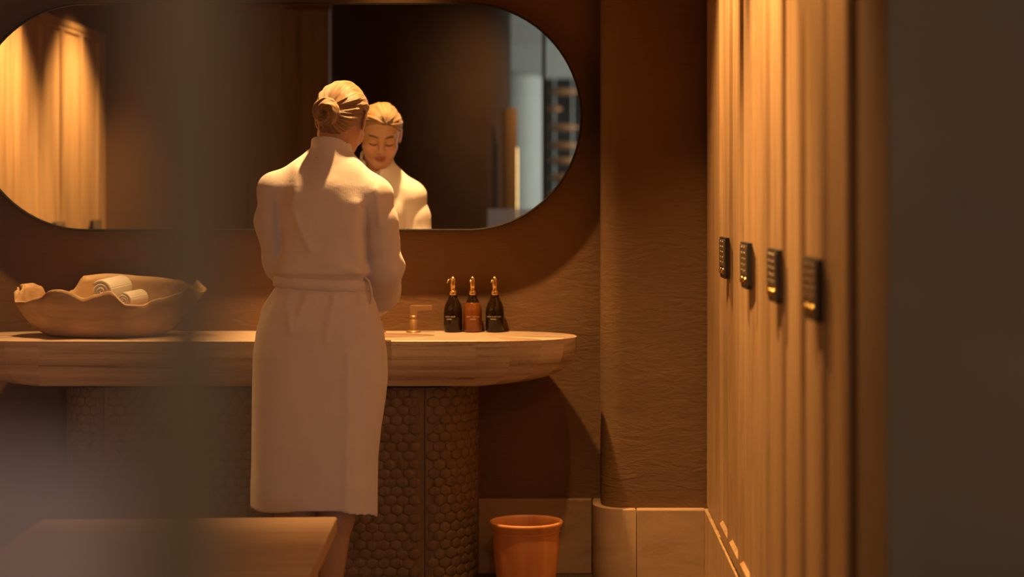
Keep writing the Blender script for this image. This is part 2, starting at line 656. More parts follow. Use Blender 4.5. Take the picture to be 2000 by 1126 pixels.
def put(name, me, parent, loc=(0, 0, 0), rz=0.0):
    o = bpy.data.objects.new(name, me)
    link(o, parent)
    o.location = loc
    o.rotation_euler = (0, 0, rz)
    return o


def locker(yc, right, label, group, with_lock=True):
    """double-leaf locker whose middle is at depth yc; front faces -X (right row) or +X (left row)"""
    xf = LOCK_X if right else LEFT_X
    root = empty('locker', (xf, yc, 0), 0.0 if right else PI)
    tag(root, label, 'locker', group)
    lw = LW if right else LWL
    h = lw / 2 - 0.001
    bm = bmesh.new()
    add_box(bm, (0.022, -h, 0.27), (0.34, h, 2.22))
    bmobj('body', bm, 'locker_oak', root)
    box('plinth', (-0.004, -h - 0.0005, 0.0), (0.33, h + 0.0005, 0.262), 'locker_oak', root, 0.003)
    box('top_rail', (-0.006, -h - 0.0005, 2.203), (0.33, h + 0.0005, 2.235), 'locker_oak', root, 0.003)
    for s in (-1, 1):
        lf = put('door', LEAF if right else LEAF_L, root, (0, s * lw / 4, 0))
        if with_lock and s == 1:
            lz = 1.092
            y0 = -LW / 4 - 0.035 if right else lw / 4 - 0.175
            lk = put('lock', LOCK['case'], lf, (0.0, y0, lz))
            tag(lk, 'dark keypad lock with metal face plate')
            # level below thing > part > sub-part is not allowed: plate, keys and knobs sit on the door too
            put('face_plate', LOCK['plate'], lf, (0.0, y0, lz))
            for r_ in range(5):
                for c_ in range(2):
                    put('lock_key', LOCK['key'], lf, (0.0, y0 + 0.055 + c_ * 0.055, lz + 0.045 + r_ * 0.0155))
            for c_ in range(2):
                put('lock_knob', LOCK['knob'], lf, (0.0, y0 + 0.050 + c_ * 0.065, lz + 0.022))
    return root


for i in range(4):
    yc = 4.607 - i * LW
    lab = ['oak double-door locker next to the blank filler panel by the pilaster',
           'oak double-door locker, second from the filler panel by the pilaster',
           'oak double-door locker, third from the filler panel by the pilaster',
           'oak double-door locker beside the grey partition end'][i]
    locker(yc, True, lab, 'lockers beside the pilaster')
filler = empty('filler_panel', (LOCK_X, 5.10, 0))
tag(filler, 'blank oak filler panel between pilaster and first locker', 'panel')
box('board', (0.004, -0.223, 0.275), (0.03, 0.208, 2.20), 'locker_oak', filler, 0.002)
box('plinth', (-0.004, -0.223, 0.0), (0.33, 0.398, 0.262), 'locker_oak', filler, 0.003)
box('top_rail', (-0.006, -0.223, 2.203), (0.33, 0.208, 2.235), 'locker_oak', filler, 0.003)
tag(box('wall_bulkhead_right', (LOCK_X + 0.012, 2.617, 2.235), (LOCK_X + 0.36, 5.33, CEIL), 'clay_plaster'), 'plaster bulkhead over the right lockers', 'wall', kind='structure')
tag(box('wall_bulkhead_left', (-2.87, PART_Y, 2.235), (LEFT_X - 0.012, 5.5, CEIL), 'clay_plaster'), 'plaster bulkhead over the left lockers', 'wall', kind='structure')
for i in range(4):
    yc = 2.495 + LWL / 2 + i * LWL
    lab = ['oak double-door locker reflected in the mirror, in the corner by the dark oak door',
           'oak double-door locker of the reflected row, second from the dark oak door',
           'oak double-door locker of the reflected row, third from the dark oak door',
           'oak double-door locker of the reflected row, beside the bowl end of the vanity'][i]
    locker(yc, False, lab, 'lockers on the opposite side')
tag(box('trim_1', (LEFT_X - 0.33, PART_Y, 0), (LEFT_X, 2.494, 2.235), 'locker_oak'), 'oak end strip between left lockers and partition', 'trim', kind='structure')

# ================================================================== MIRROR
MX, MZ, MY = -0.991, 1.619, 5.44
ML, MR = 0.674, 0.3995     # half length of the straight part, end radius


def stadium(half, r, n=40):
    pts = []
    for i in range(n + 1):
        a = -PI / 2 + PI * i / n
        pts.append((half + r * math.cos(a), r * math.sin(a)))
    for i in range(n + 1):
        a = PI / 2 + PI * i / n
        pts.append((-half + r * math.cos(a), r * math.sin(a)))
    return pts


mir = empty('oval_mirror', (MX, WALL_Y, MZ))
tag(mir, 'long oval wall mirror with thin black metal frame', 'mirror')
out = stadium(ML, MR - 0.004)
bm = bmesh.new()
fr_ = [bm.verts.new((x, MY - WALL_Y, z)) for x, z in out]
bk_ = [bm.verts.new((x, MY - WALL_Y + 0.006, z)) for x, z in out]
bm.faces.new(fr_)
bm.faces.new(bk_[::-1])
for i in range(len(out)):
    j = (i + 1) % len(out)
    bm.faces.new((fr_[i], bk_[i], bk_[j], fr_[j]))
bmobj('glass', bm, 'mirror_glass', mir)
bm = bmesh.new()
rings = []
for off, yy in ((-0.0045, MY - WALL_Y + 0.004), (-0.0045, MY - WALL_Y - 0.006), (0.0, MY - WALL_Y - 0.008), (0.0025, MY - WALL_Y - 0.004), (0.0025, -0.001), (-0.0045, -0.001)):
    rings.append([bm.verts.new((x, yy, z)) for x, z in stadium(ML, MR + off)])
n = len(rings[0])
for a, b in zip(rings, rings[1:] + rings[:1]):
    for i in range(n):
        j = (i + 1) % n
        bm.faces.new((a[i], a[j], b[j], b[i]))
bmobj('frame', bm, 'black_metal', mir)

# ================================================================== VANITY
VX = -1.0            # middle of the vanity
TOP, BOT = 0.86, 0.707
HS, EX, ED = 0.725, 0.340, 0.190   # half straight part, end length, half depth
VYC = WALL_Y - ED    # depth of the long axis

van = empty('vanity_counter', (VX, VYC, 0))
tag(van, 'boat shaped travertine vanity counter with rounded ends', 'counter')
LV = [0, 0.02, 0.12, 0.25, 0.4, 0.55, 0.68, 0.8, 0.88, 0.94, 0.98, 1.0]


def ex_k(k):
    return EX * (1 - min(k, 0.997) ** 3.3) ** (1 / 3.3)


def ed_k(k):
    return ED * (1 - 0.10 * k ** 5)


def slab_middle():
    bm = bmesh.new()
    secs = []
    for xx in (-HS, HS):
        ring = []
        for k in LV:
            i_ = 0.004 if k == 0 else 0.0
            ring.append((xx, -ed_k(k) + i_, TOP + (BOT - TOP) * k))
        for k in LV[::-1]:
            i_ = 0.004 if k == 0 else 0.0
            ring.append((xx, ed_k(k) - i_, TOP + (BOT - TOP) * k))
        secs.append([bm.verts.new(p) for p in ring])
    a, b = secs
    n = len(a)
    for i in range(n):
        j = (i + 1) % n
        bm.faces.new((a[i], a[j], b[j], b[i]))
    bm.faces.new(a)
    bm.faces.new(b[::-1])
    return bm


mid = bmobj('slab', slab_middle(), 'travertine', van)
# oval basin hollowed out of the slab
BX, BY, BA, BB, BD = -0.635 - VX, -0.183 + ED, 0.212, 0.090, 0.085
bm = bmesh.new()
bmesh.ops.create_uvsphere(bm, u_segments=64, v_segments=32, radius=1.0, matrix=Matrix.Translation((BX, BY, TOP + 0.002)) @ Matrix.Diagonal((BA, BB, BD, 1)))
cut = bmobj('cut', bm, 'travertine', van)
md = mid.modifiers.new('basin', 'BOOLEAN')
md.object = cut
md.operation = 'DIFFERENCE'
md.solver = 'EXACT'
bpy.context.view_layer.update()
dg = bpy.context.evaluated_depsgraph_get()
me2 = bpy.data.meshes.new_from_object(mid.evaluated_get(dg))
mid.modifiers.clear()
mid.data = me2
bpy.data.objects.remove(cut, do_unlink=True)
# drain in the basin
lathe('drain', [(0.0, 0.0), (0.016, 0.0), (0.018, -0.002), (0.018, -0.006)], 'bronze', van, 20, (BX, BY, TOP - BD + 0.006))


def stave(a0, a1, side, z_shift):
    """one stave of the rounded end, between plan angles a0..a1 (measured from the end tip axis)"""
    bm = bmesh.new()
    cols = []
    for a in (a0, (a0 + a1) / 2, a1):
        col_ = []
        for k in LV:
            i_ = 0.004 if k == 0 else 0.0
            rx, ry = ex_k(k) - i_, ed_k(k) * (1 if abs(abs(a) - PI / 2) < 1e-6 else 1) - i_
            col_.append(bm.verts.new((side * (HS + rx * math.cos(a)), ry * math.sin(a), TOP + (BOT - TOP) * k)))
        cols.append(col_)
    for c1, c2 in zip(cols[:-1], cols[1:]):
        for i in range(len(LV) - 1):
            bm.faces.new((c1[i], c2[i], c2[i + 1], c1[i + 1]))
    # top, bottom and inner closing
    ct = bm.verts.new((side * HS, 0, TOP))
    cb = bm.verts.new((side * HS, 0, BOT))
    for c1, c2 in zip(cols[:-1], cols[1:]):
        bm.faces.new((ct, c2[0], c1[0]))
        bm.faces.new((cb, c1[-1], c2[-1]))
    bm.faces.new([ct] + cols[0] + [cb])
    bm.faces.new(([ct] + cols[-1] + [cb])[::-1])
    o = bmobj('stave', bm, 'travertine', van, True)
    m_ = o.modifiers.new('sharp', 'EDGE_SPLIT')
    m_.split_angle = math.radians(40)
    return o


NST = 9
for side in (1, -1):
    for i in range(NST):
        stave(-PI / 2 + PI * i / NST, -PI / 2 + PI * (i + 1) / NST, side, 0)

# pedestal cabinet with carved scales
ped = empty('vanity_pedestal', (-0.99, WALL_Y, 0))
tag(ped, 'dark wooden vanity pedestal carved with rounded hexagon scales', 'pedestal')
PR, PHW, PDEP = 0.165, 0.541, 0.30      # end radius, half width of flat front, depth of the front
PTOP = 0.700


def ped_path(s):
    """arc-length s along the front, 0 in the middle -> (x, y, nx, ny)"""
    sg = 1 if s >= 0 else -1
    a = abs(s)
    if a <= PHW:
        return sg * a, -PDEP, 0.0, -1.0
    t = (a - PHW) / PR
    if t <= PI / 2:
        return sg * (PHW + PR * math.sin(t)), -PDEP + PR - PR * math.cos(t), sg * math.sin(t), -math.cos(t)
    e = a - PHW - PR * PI / 2
    return sg * (PHW + PR), -PDEP + PR + e, sg * 1.0, 0.0


SMAX = PHW + PR * PI / 2 + (PDEP - PR) - 0.002
DG = 0.0012   # half width of the door joint
zt = PTOP - 0.006


def front_panel(name, s0, s1, parent):
    n_ = max(2, int((s1 - s0) / 0.012))
    o_ = []
    for i in range(n_ + 1):
        x, y, nx, ny = ped_path(s0 + (s1 - s0) * i / n_)
        o_.append((x, y))
    i_ = []
    for i in range(n_, -1, -1):
        x, y, nx, ny = ped_path(s0 + (s1 - s0) * i / n_)
        i_.append((x - nx * 0.02, y - ny * 0.02))
    return prism(name, o_ + i_, 0.0, zt, 'pedestal_wood', parent)


box('carcass', (-PHW - 0.01, -PDEP + 0.028, 0), (PHW + 0.01, -0.002, PTOP), 'pedestal_wood', ped)
panels = [('rounded_end', -SMAX, -PHW - DG), ('door', -PHW + DG, -DG), ('door', DG, PHW - DG), ('rounded_end', PHW + DG, SMAX)]
pobj = [(front_panel(nm, a, b, ped), a, b) for nm, a, b in panels]
# scale mesh: low convex hexagon dome, centred, bulging along -Y
HP, VP = 0.0414, 0.0302


def scale_geo(rx=0.0236, rz=0.0198, hgt=0.0052):
    vs_, fs = [], []
    for (f_, d) in ((1.0, -0.002), (0.93, hgt * 0.45), (0.66, hgt * 0.85), (0.3, hgt)):
        for k in range(6):
            a = PI / 6 + k * PI / 3
            vs_.append((rx * f_ * math.cos(a), -d, rz * f_ * math.sin(a)))
    for r in range(3):
        for k in range(6):
            k2 = (k + 1) % 6
            fs.append((r * 6 + k, r * 6 + k2, (r + 1) * 6 + k2, (r + 1) * 6 + k))
    fs.append(tuple(18 + k for k in range(6)))
    return vs_, fs


SV, SF = scale_geo()
sme = bpy.data.meshes.new('scale')
sme.from_pydata(SV, [], SF)
sme.polygons.foreach_set('use_smooth', [True] * len(sme.polygons))
sme.materials.append(MATS['pedestal_wood'])
rnd = random.Random(3)
cells = []
for (po, a, b) in pobj:
    nrow = int(zt / VP)
    for r in range(nrow):
        z = zt - 0.018 - r * VP
        if z < 0.01:
            continue
        s = math.ceil((a + 0.012) / HP) * HP - (HP / 2 if r % 2 else 0) + HP * 0.25
        while s < a + 0.013:
            s += HP
        while s <= b - 0.013:
            cells.append((po, s + rnd.uniform(-.0022, .0022), z + rnd.uniform(-.002, .002), rnd.uniform(0.92, 1.06)))
            s += HP
# seen from the front: the right end and door first, then the left end, the rest joined
WX = 0.99


def seen_rank(c):
    s, z = c[1], c[2]
    if z < 0.06:
        return 3
    if s > 0.36:
        return 0
    if s < -0.28:
        return 1
    return 2


cells.sort(key=lambda c: (seen_rank(c), -c[2]))
rest = {}
for i, (po, s, z, sc) in enumerate(cells):
    x, y, nx, ny = ped_path(s)
    rz = math.atan2(nx, -ny)
    if i < 298:
        o = bpy.data.objects.new('scale', sme)
        link(o, po)
        o.location = (x, y, z)
        o.rotation_euler = (rnd.uniform(-.06, .06), rnd.uniform(-.15, .15), rz)
        o.scale = (sc, sc, sc)
    else:
        rest.setdefault(po.name, []).append((x, y, z, rz, sc))
for pn, lst in rest.items():
    vs_, fs = [], []
    for (x, y, z, rz, sc) in lst:
        o0 = len(vs_)
        c_, s_ = math.cos(rz), math.sin(rz)
        for (a, b_, d) in SV:
            vs_.append((x + sc * (a * c_ - b_ * s_), y + sc * (a * s_ + b_ * c_), z + sc * d))
        fs += [tuple(o0 + i for i in f) for f in SF]
    tag(mobj('scale_field', vs_, fs, 'pedestal_wood', bpy.data.objects[pn]), kind='stuff')

# ------------------------------------------------------------------ taps


def tap(name, x, label, mode):
    t = empty(name, (x, 5.435, TOP))
    tag(t, label, 'tap', 'bronze tap set behind the basin')
    lathe('base_ring', [(0.0, 0.0), (0.026, 0.0), (0.026, 0.003), (0.020, 0.007), (0.0145, 0.0085), (0.0, 0.0085)], 'bronze', t, 32)
    lathe('stem', [(0.0138, 0.006), (0.0138, 0.046), (0.0130, 0.0465), (0.0130, 0.048), (0.0138, 0.0485), (0.0138, 0.054), (0.011, 0.060), (0.0, 0.060)], 'bronze', t, 32)
    bm = bmesh.new()
    if mode == 'lever_r' or mode == 'lever_l':
        s = 1 if mode == 'lever_r' else -1
        pl = [(-0.0122, 0.050), (0.0128, 0.050), (0.0128, 0.0775), (0.066, 0.0775), (0.066, 0.0955), (-0.0085, 0.0955), (-0.0112, 0.0945), (-0.0122, 0.0915)]
        pl = [(s * a, c) for a, c in pl]
        f0 = [bm.verts.new((a, -0.0065, c)) for a, c in pl]
        f1 = [bm.verts.new((a, 0.0065, c)) for a, c in pl]
        n = len(pl)
        bm.faces.new(f0)
        bm.faces.new(f1[::-1])
        for i in range(n):
            bm.faces.new((f0[i], f0[(i + 1) % n], f1[(i + 1) % n], f1[i]))
        bmesh.ops.bevel(bm, geom=list(bm.edges), offset=0.0012, segments=2, profile=0.5, affect='EDGES')
        bmobj('lever', bm, 'bronze', t)
    else:
        add_box(bm, (-0.0125, -0.0125, 0.05), (0.0125, 0.0125, 0.135), 0.003)
        add_box(bm, (-0.0125, -0.135, 0.117), (0.0125, 0.0125, 0.135), 0.003)
        bmobj('spout', bm, 'bronze', t)


tap('tap_lever', -0.509, 'bronze tap lever pointing at the soap bottles', 'lever_r')
tap('tap_spout', -0.632, 'bronze tap spout standing half behind the robe sleeve', 'spout')
tap('tap_lever', -0.755, 'bronze tap lever pointing at the wooden bowl', 'lever_l')

# ------------------------------------------------------------------ soap bottles


def text_on_bottle(name, txt, size, R, zc, ang, parent, spacing=1.15):
    cu = bpy.data.curves.new(name, 'FONT')
    cu.body = txt
    cu.size = size
    cu.space_character = spacing
    cu.align_x = 'CENTER'
    cu.align_y = 'CENTER'
    cu.resolution_u = 2
    to = bpy.data.objects.new(name, cu)
    COL.objects.link(to)
    bpy.context.view_layer.update()
    me = bpy.data.meshes.new_from_object(to.evaluated_get(bpy.context.evaluated_depsgraph_get()))
    bpy.data.objects.remove(to, do_unlink=True)
    bm = bmesh.new()
    bm.from_mesh(me)
    bmesh.ops.triangulate(bm, faces=bm.faces)
    bmesh.ops.subdivide_edges(bm, edges=bm.edges, cuts=1)
    for v in bm.verts:
        a = v.co.x / R + ang
        v.co = Vector((R * math.sin(a), -R * math.cos(a), zc + v.co.y))
    return bmobj(name, bm, 'print_ink', parent, recalc=False)


def bottle(x, label, word, glass, turn):
    b_ = empty('soap_bottle', (x, 5.453, TOP))
    tag(b_, label, 'bottle', 'pump bottles beside the basin')
    R = 0.0327
    prof = [(0, 0.001), (0.027, 0.0), (0.0305, 0.002), (R, 0.007), (R, 0.070), (R - 0.0007, 0.080), (R - 0.003, 0.090), (0.0262, 0.101), (0.0212, 0.110), (0.0170, 0.117),
            (0.0147, 0.123), (0.0138, 0.129), (0.0138, 0.134), (0.0, 0.134)]
    lathe('glass_body', prof, 'amber_glass' if glass == 'dark' else 'amber_glass', b_, 48)
    if glass != 'dark':
        # lotion seen through the glass up to its fill line
        lathe('lotion_fill', [(0.026, 0.0008), (0.0309, 0.0028), (R + 0.0003, 0.0075), (R + 0.0003, 0.070), (R - 0.0003, 0.080), (R - 0.0026, 0.0902), (0.0264, 0.1012), (0.0250, 0.1040), (0.0240, 0.1042)], 'amber_lotion', b_, 48)
    lathe('collar', [(0.0, 0.131), (0.0150, 0.131), (0.0155, 0.132), (0.0155, 0.1455), (0.0148, 0.1465), (0.0, 0.1465)], 'brass', b_, 32)
    pump = lathe('pump_head', [(0.0098, 0.146), (0.0098, 0.158), (0.0108, 0.160), (0.0108, 0.184), (0.0104, 0.189), (0.0085, 0.1935), (0.005, 0.196), (0.0, 0.197)], 'brass', b_, 32)
    c_, s_ = math.cos(turn), math.sin(turn)

    def rot(p):
        return (p[0] * c_ - p[1] * s_, p[0] * s_ + p[1] * c_, p[2])
    # nozzle points along -Y turned by `turn`
    nz = [rot((0, -0.008, 0.186)), rot((0, -0.016, 0.187)), rot((0, -0.022, 0.184)), rot((0, -0.027, 0.177)), rot((0, -0.0285, 0.174))]
    nzo = tube('nozzle', nz, [0.0026, 0.0026, 0.0025, 0.0024, 0.0024], 'brass', pump)
    tube('nozzle_tip', [nz[-1], rot((0, -0.029, 0.1725))], 0.0021, 'pump_tip', pump)
    off = {'HAND SOAP': -0.30, 'BODY LOTION': 0.10, 'HAND SANITIZER': -0.10}[word]
    text_on_bottle('label_text', word, 0.0062, R + 0.0006, 0.0555, off, b_, 1.22)
    # second line: lettering too small to read, a row of letter-sized dabs
    bm = bmesh.new()
    for i in range(9):
        a0 = (i - 4.5) * 0.0022 / R + off - (0.08 if word == 'HAND SOAP' else 0)
        a1 = a0 + 0.0017 / R
        q = [(a0, 0.0462), (a1, 0.0462), (a1, 0.0484), (a0, 0.0484)]
        vv = [bm.verts.new(((R + .0006) * math.sin(a), -(R + .0006) * math.cos(a), z)) for a, z in q]
        bm.faces.new(vv)
    bmobj('label_line', bm, 'print_ink', b_, recalc=False)
    return b_


bottle(-0.371, 'dark amber hand soap bottle with brass pump beside the tap', 'HAND SOAP', 'dark', -0.75)
bottle(-0.302, 'orange amber body lotion bottle with brass pump in the middle', 'BODY LOTION', 'lotion', -0.25)
bottle(-0.2235, 'dark amber hand sanitizer bottle with brass pump at the counter end', 'HAND SANITIZER', 'dark', -0.42)

# ------------------------------------------------------------------ wooden bowl with rolled towels


def cyc(table, a):
    """smooth periodic interpolation of [(deg, value)]"""
    a = a % 360
    n = len(table)
    for i in range(n):
        d0, v0 = table[i]
        d1, v1 = table[(i + 1) % n]
        if i == n - 1:
            d1 += 360
        if d0 <= a < d1:
            t = (a - d0) / (d1 - d0)
            t = t * t * (3 - 2 * t)
            return v0 + (v1 - v0) * t
    return table[-1][1]


RIMH = [(0, .160), (12, .190), (25, .165), (40, .185), (70, .198), (98, .205), (112, .200), (120, .150), (132, .112), (141, .120), (148, .165), (158, .178), (172, .176), (178, .150), (182, .168), (187, .160), (194, .118), (212, .122),
        (232, .140), (251, .166), (263, .138), (272, .152), (280, .164), (289, .116), (300, .112), (315, .135), (330, .150), (345, .176), (354, .150)]
RIMR = [(0, 1.10), (12, 1.0), (30, .98), (60, .98), (90, 1.0), (120, 1.0), (150, .94), (172, .98), (180, 1.02), (190, 1.0), (205, .96), (232, .98), (248, 1.14), (260, .93), (274, .98), (289, 1.14), (308, .95),
        (330, .98), (345, 1.0)]
bw = empty('wooden_bowl', (-1.552, 5.300, TOP))
tag(bw, 'carved wooden bowl with wavy torn rim on the vanity counter', 'bowl')
NA, NR = 160, 16
vs_, fs = [], []
for i in range(NA):
    deg = 360 * i / NA
    a = math.radians(deg)
    h = cyc(RIMH, deg)
    rr = cyc(RIMR, deg)
    for k in range(NR + 1):
        t = k / NR
        q = 0.60 * min(1, t * 2.5) if t < 0.4 else 0.60 + 0.40 * (((t - 0.4) / 0.6) ** 0.75)
        zz = 0.0055 + (0 if t < 0.4 else (h - 0.0055) * ((t - 0.4) / 0.6) ** 1.25)
        flare = 1 + (rr - 1) * max(0, (t - 0.55) / 0.45) ** 1.5
        # the left lip curls back in at its very top
        curl = 1.0
        if 172 < deg < 188 and t > 0.85:
            curl = 1 - 0.05 * (t - 0.85) / 0.15
        ax, ay = 0.312, 0.150
        vs_.append((ax * q * flare * curl * math.cos(a), ay * q * flare * math.sin(a), zz + 0.0025 * math.sin(7 * a + 9 * t) * max(0, t - 0.5)))
for i in range(NA):
    j = (i + 1) % NA
    for k in range(NR):
        if k == 0:
            fs.append((i * (NR + 1), j * (NR + 1) + 1, i * (NR + 1) + 1))
        else:
            fs.append((i * (NR + 1) + k, j * (NR + 1) + k, j * (NR + 1) + k + 1, i * (NR + 1) + k + 1))
shell = mobj('shell', vs_, fs, 'bowl_wood', bw)
bm = bmesh.new()
bm.from_mesh(shell.data)
bmesh.ops.remove_doubles(bm, verts=bm.verts, dist=1e-5)
bmesh.ops.recalc_face_normals(bm, faces=bm.faces)
bm.to_mesh(shell.data)
bm.free()
sd = shell.modifiers.new('thick', 'SOLIDIFY')
sd.thickness = 0.007
sd.offset = 0


def towel(loc, r, length, rz, tilt, label, phase):
    """rolled towel: spiral strip, roll axis along local -Y"""
    turns, th = 3.2, r / 3.7
    n = 90
    ins, outs = [], []
    for i in range(n + 1):
        a = turns * 2 * PI * i / n
        rad = 0.004 + (r - 0.004) * i / n
        ins.append((max(0.001, rad - th * 0.86) * math.cos(a + phase), max(0.001, rad - th * 0.86) * math.sin(a + phase)))
        outs.append((rad * math.cos(a + phase), rad * math.sin(a + phase)))
    loop = outs + ins[::-1]
    bm = bmesh.new()
    ys = [-length / 2, -length / 2 + 0.004, length / 2 - 0.004, length / 2]
    rings = []
    for yi, y in enumerate(ys):
        sh = 0.97 if yi in (0, 3) else 1.0
        rings.append([bm.verts.new((x * sh, y, z * sh)) for x, z in loop])
    m_ = len(loop)
    for a_, b_ in zip(rings[:-1], rings[1:]):
        for i in range(m_):
            j = (i + 1) % m_
            bm.faces.new((a_[i], a_[j], b_[j], b_[i]))
    for rg in (rings[0], rings[-1]):
        for i in range(n):
            bm.faces.new((rg[i], rg[i + 1], rg[m_ - 2 - i], rg[m_ - 1 - i]))
    o = bmobj('rolled_towel', bm, 'towel_cotton', None, True)
    tag(o, label, 'towel', 'rolled towels in the bowl')
    o.location = loc
    o.rotation_euler = (tilt, 0, rz)
    return o


towel((-1.530, 5.295, 1.020), 0.042, 0.15, -0.22, 0.06, 'white rolled towel on top, leaning out over the bowl rim', 1.2)
towel((-1.456, 5.275, 0.986), 0.031, 0.13, -0.2, 0.03, 'white rolled towel lower in the bowl beside the top one', 0.3)
towel((-1.60, 5.30, 0.935), 0.042, 0.19, 0.3, 0.0, 'white rolled towel underneath the others deep in the bowl', 2.2)
towel((-1.495, 5.30, 0.925), 0.040, 0.19, 0.2, 0.0, 'white rolled towel lying on the bottom of the bowl', 2.2)

# ------------------------------------------------------------------ waste bin
wb = empty('waste_bin', (-0.108, 5.215, 0))
tag(wb, 'small orange wooden waste bin under the counter end', 'bin')
lathe('bin_shell', [(0.0, 0.004), (0.088, 0.0), (0.094, 0.004), (0.103, 0.07), (0.109, 0.13), (0.112, 0.17), (0.1115, 0.195), (0.1125, 0.212), (0.116, 0.222), (0.1225, 0.230), (0.1245, 0.238), (0.122, 0.244),
                    (0.116, 0.244), (0.110, 0.236), (0.106, 0.22), (0.104, 0.17), (0.098, 0.09), (0.088, 0.012), (0.0, 0.012)], 'bin_wood', wb, 64, sy=0.80)
lathe('lip', [(0.1118, 0.2065), (0.1150, 0.2085), (0.1150, 0.2125), (0.1124, 0.2135)], 'bin_wood', wb, 64, sy=0.80)

# ------------------------------------------------------------------ bench
bn = empty('bench', (-0.985, 3.56, 0), math.radians(2.6))
tag(bn, 'low tan wooden bench standing behind the woman', 'bench')
box('seat_slab', (-0.405, -0.70, 0.405), (0.405, 0.70, 0.45), 'bench_wood', bn, 0.005)
for sx in (-0.33, 0.33):
    for sy in (-0.6, 0.6):
        box('leg', (sx - 0.03, sy - 0.03, 0), (sx + 0.03, sy + 0.03, 0.407), 'bench_wood', bn, 0.004)
for sy in (-0.6, 0.6):
    box('rail', (-0.33, sy - 0.015, 0.34), (0.33, sy + 0.015, 0.40), 'bench_wood', bn, 0.003)

# ================================================================== GLASS DOOR beside the camera, standing open
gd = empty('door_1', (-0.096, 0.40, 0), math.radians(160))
tag(gd, 'narrow open glass door leaf with brown edge stile and painted haze below', 'door', kind='structure')
# local +X runs from the free edge to the hinge
DL = 0.40
box('stile', (-0.009, -0.013, 0.0), (0.009, 0.013, 2.53), 'door_bronze', gd, 0.002)
for hz in (0.03,):
    box('patch_hinge', (DL - 0.10, -0.012, hz), (DL + 0.03, 0.012, hz + 0.05), 'door_bronze', gd, 0.002)


def sheet(name, x0, x1, z0, z1, mat):
    return mobj(name, [(x0, 0, z0), (x1, 0, z0), (x1, 0, z1), (x0, 0, z1)], [(0, 1, 2, 3)], mat, gd, False)


sheet('clear_pane', 0.012, DL, 1.262, 2.52, 'door_glass')
sheet('haze_pane', 0.012, DL, 0.02, 1.262, 'haze_glass')  # lower pane added to carry the painted lavender haze

# ================================================================== OUTER HALL (seen in the mirror)
for nm, lo, hi, lb in (('wall_hall_left', (-4.2, -12.2, 0), (-4.0, 2.3, 3.32), 'pale wall on the left of the outer hall'),
                       ('wall_hall_right', (4.0, -12.2, 0), (4.2, 2.4, 3.32), 'pale wall on the right of the outer hall')):
    tag(box(nm, lo, hi, 'pale_paint'), lb, 'wall', kind='structure')
tag(box('wall_hall_end', (-4.0, -12.2, 0), (4.0, -11.4, 3.32), 'dark_marble'), 'dark marble end wall of the outer hall', 'wall', kind='structure')
tag(box('ceiling_soffit', (-4.0, -9.6, 2.92), (4.0, -9.2, 3.32), 'pale_paint'), 'pale soffit beam across the outer hall', 'ceiling', kind='structure')
c1 = lathe('wall_column', [(0.83, 0.0), (0.83, 3.33)], 'clay_plaster', None, 96, (-1.205, -1.40, 0))
tag(c1, 'round brown plaster column of the outer hall', 'column', kind='structure')
c2 = lathe('wall_column', [(0.36, 0.0), (0.36, 2.93)], 'pale_paint', None, 64, (-0.565, -9.45, 0))
tag(c2, 'round pale column under the soffit of the outer hall', 'column', kind='structure')

fl = empty('floor_lamp', (-0.37, -0.92, 0))
tag(fl, 'tall curved wooden floor lamp with glowing edge beside the brown column', 'lamp')
o_, i_ = [], []
for k in range(13):
    a = math.radians(-38 + 76 * k / 12)
    o_.append((0.115 * math.sin(a) * 0.80, 0.09 * math.cos(a) - 0.06))
    i_.append((0.095 * math.sin(a) * 0.80, 0.07 * math.cos(a) - 0.06))
prism('curved_panel', o_ + i_[::-1], 0.02, 2.02, 'lamp_wood', fl)
box('base', (-0.09, -0.06, 0), (0.09, 0.06, 0.022), 'black_metal', fl, 0.004)
box('light_strip', (0.046, -0.002, 1.10), (0.060, 0.010, 1.72), 'lamp_glow', fl, 0.002)

ds = empty('display_stand', (0.068, -8.55, 0))
tag(ds, 'display stand of oval wooden discs threaded on white poles', 'stand')
for xx in (-0.113, 0.113):
    tube('pole', [(xx, 0, 0), (xx, 0, 3.3)], 0.010, 'white_metal', ds, 12)


def disc_mesh(rx, ry, hz):
    bm = bmesh.new()
    bmesh.ops.create_uvsphere(bm, u_segments=28, v_segments=12, radius=1, matrix=Matrix.Diagonal((rx, ry, hz, 1)))
    for p in bm.faces:
        p.smooth = True
    me = bpy.data.meshes.new('disc')
    bm.to_mesh(me)
    bm.free()
    me.materials.append(MATS['disc_wood'])
    return me


DM, DS_ = disc_mesh(0.185, 0.11, 0.046), disc_mesh(0.092, 0.075, 0.042)
for z, me, xx in ((2.68, DM, 0), (2.46, DS_, -0.113), (2.228, DM, 0), (2.0, DM, 0), (1.81, DM, 0), (1.60, DM, 0), (1.38, DS_, -0.113), (1.15, DM, 0), (0.92, DM, 0), (0.69, DM, 0), (0.46, DS_, 0.113), (0.23, DM, 0)):
    put('disc', me, ds, (xx, 0, z))

# ================================================================== THE WOMAN: implicit surfaces meshed with surface nets


def smin(a, b, k):
    h = np.maximum(k - np.abs(a - b), 0.0) / k
    return np.minimum(a, b) - h * h * k * 0.25


def smax(a, b, k):
    return -smin(-a, -b, k)


def d_cap(P, a, b, ra, rb):
    a, b = np.array(a, float), np.array(b, float)
    ab = b - a
    X, Y, Z = P
    t = ((X - a[0]) * ab[0] + (Y - a[1]) * ab[1] + (Z - a[2]) * ab[2]) / ab.dot(ab)
    t = np.clip(t, 0, 1)
    return np.sqrt((X - a[0] - t * ab[0]) ** 2 + (Y - a[1] - t * ab[1]) ** 2 + (Z - a[2] - t * ab[2]) ** 2) - (ra + (rb - ra) * t)


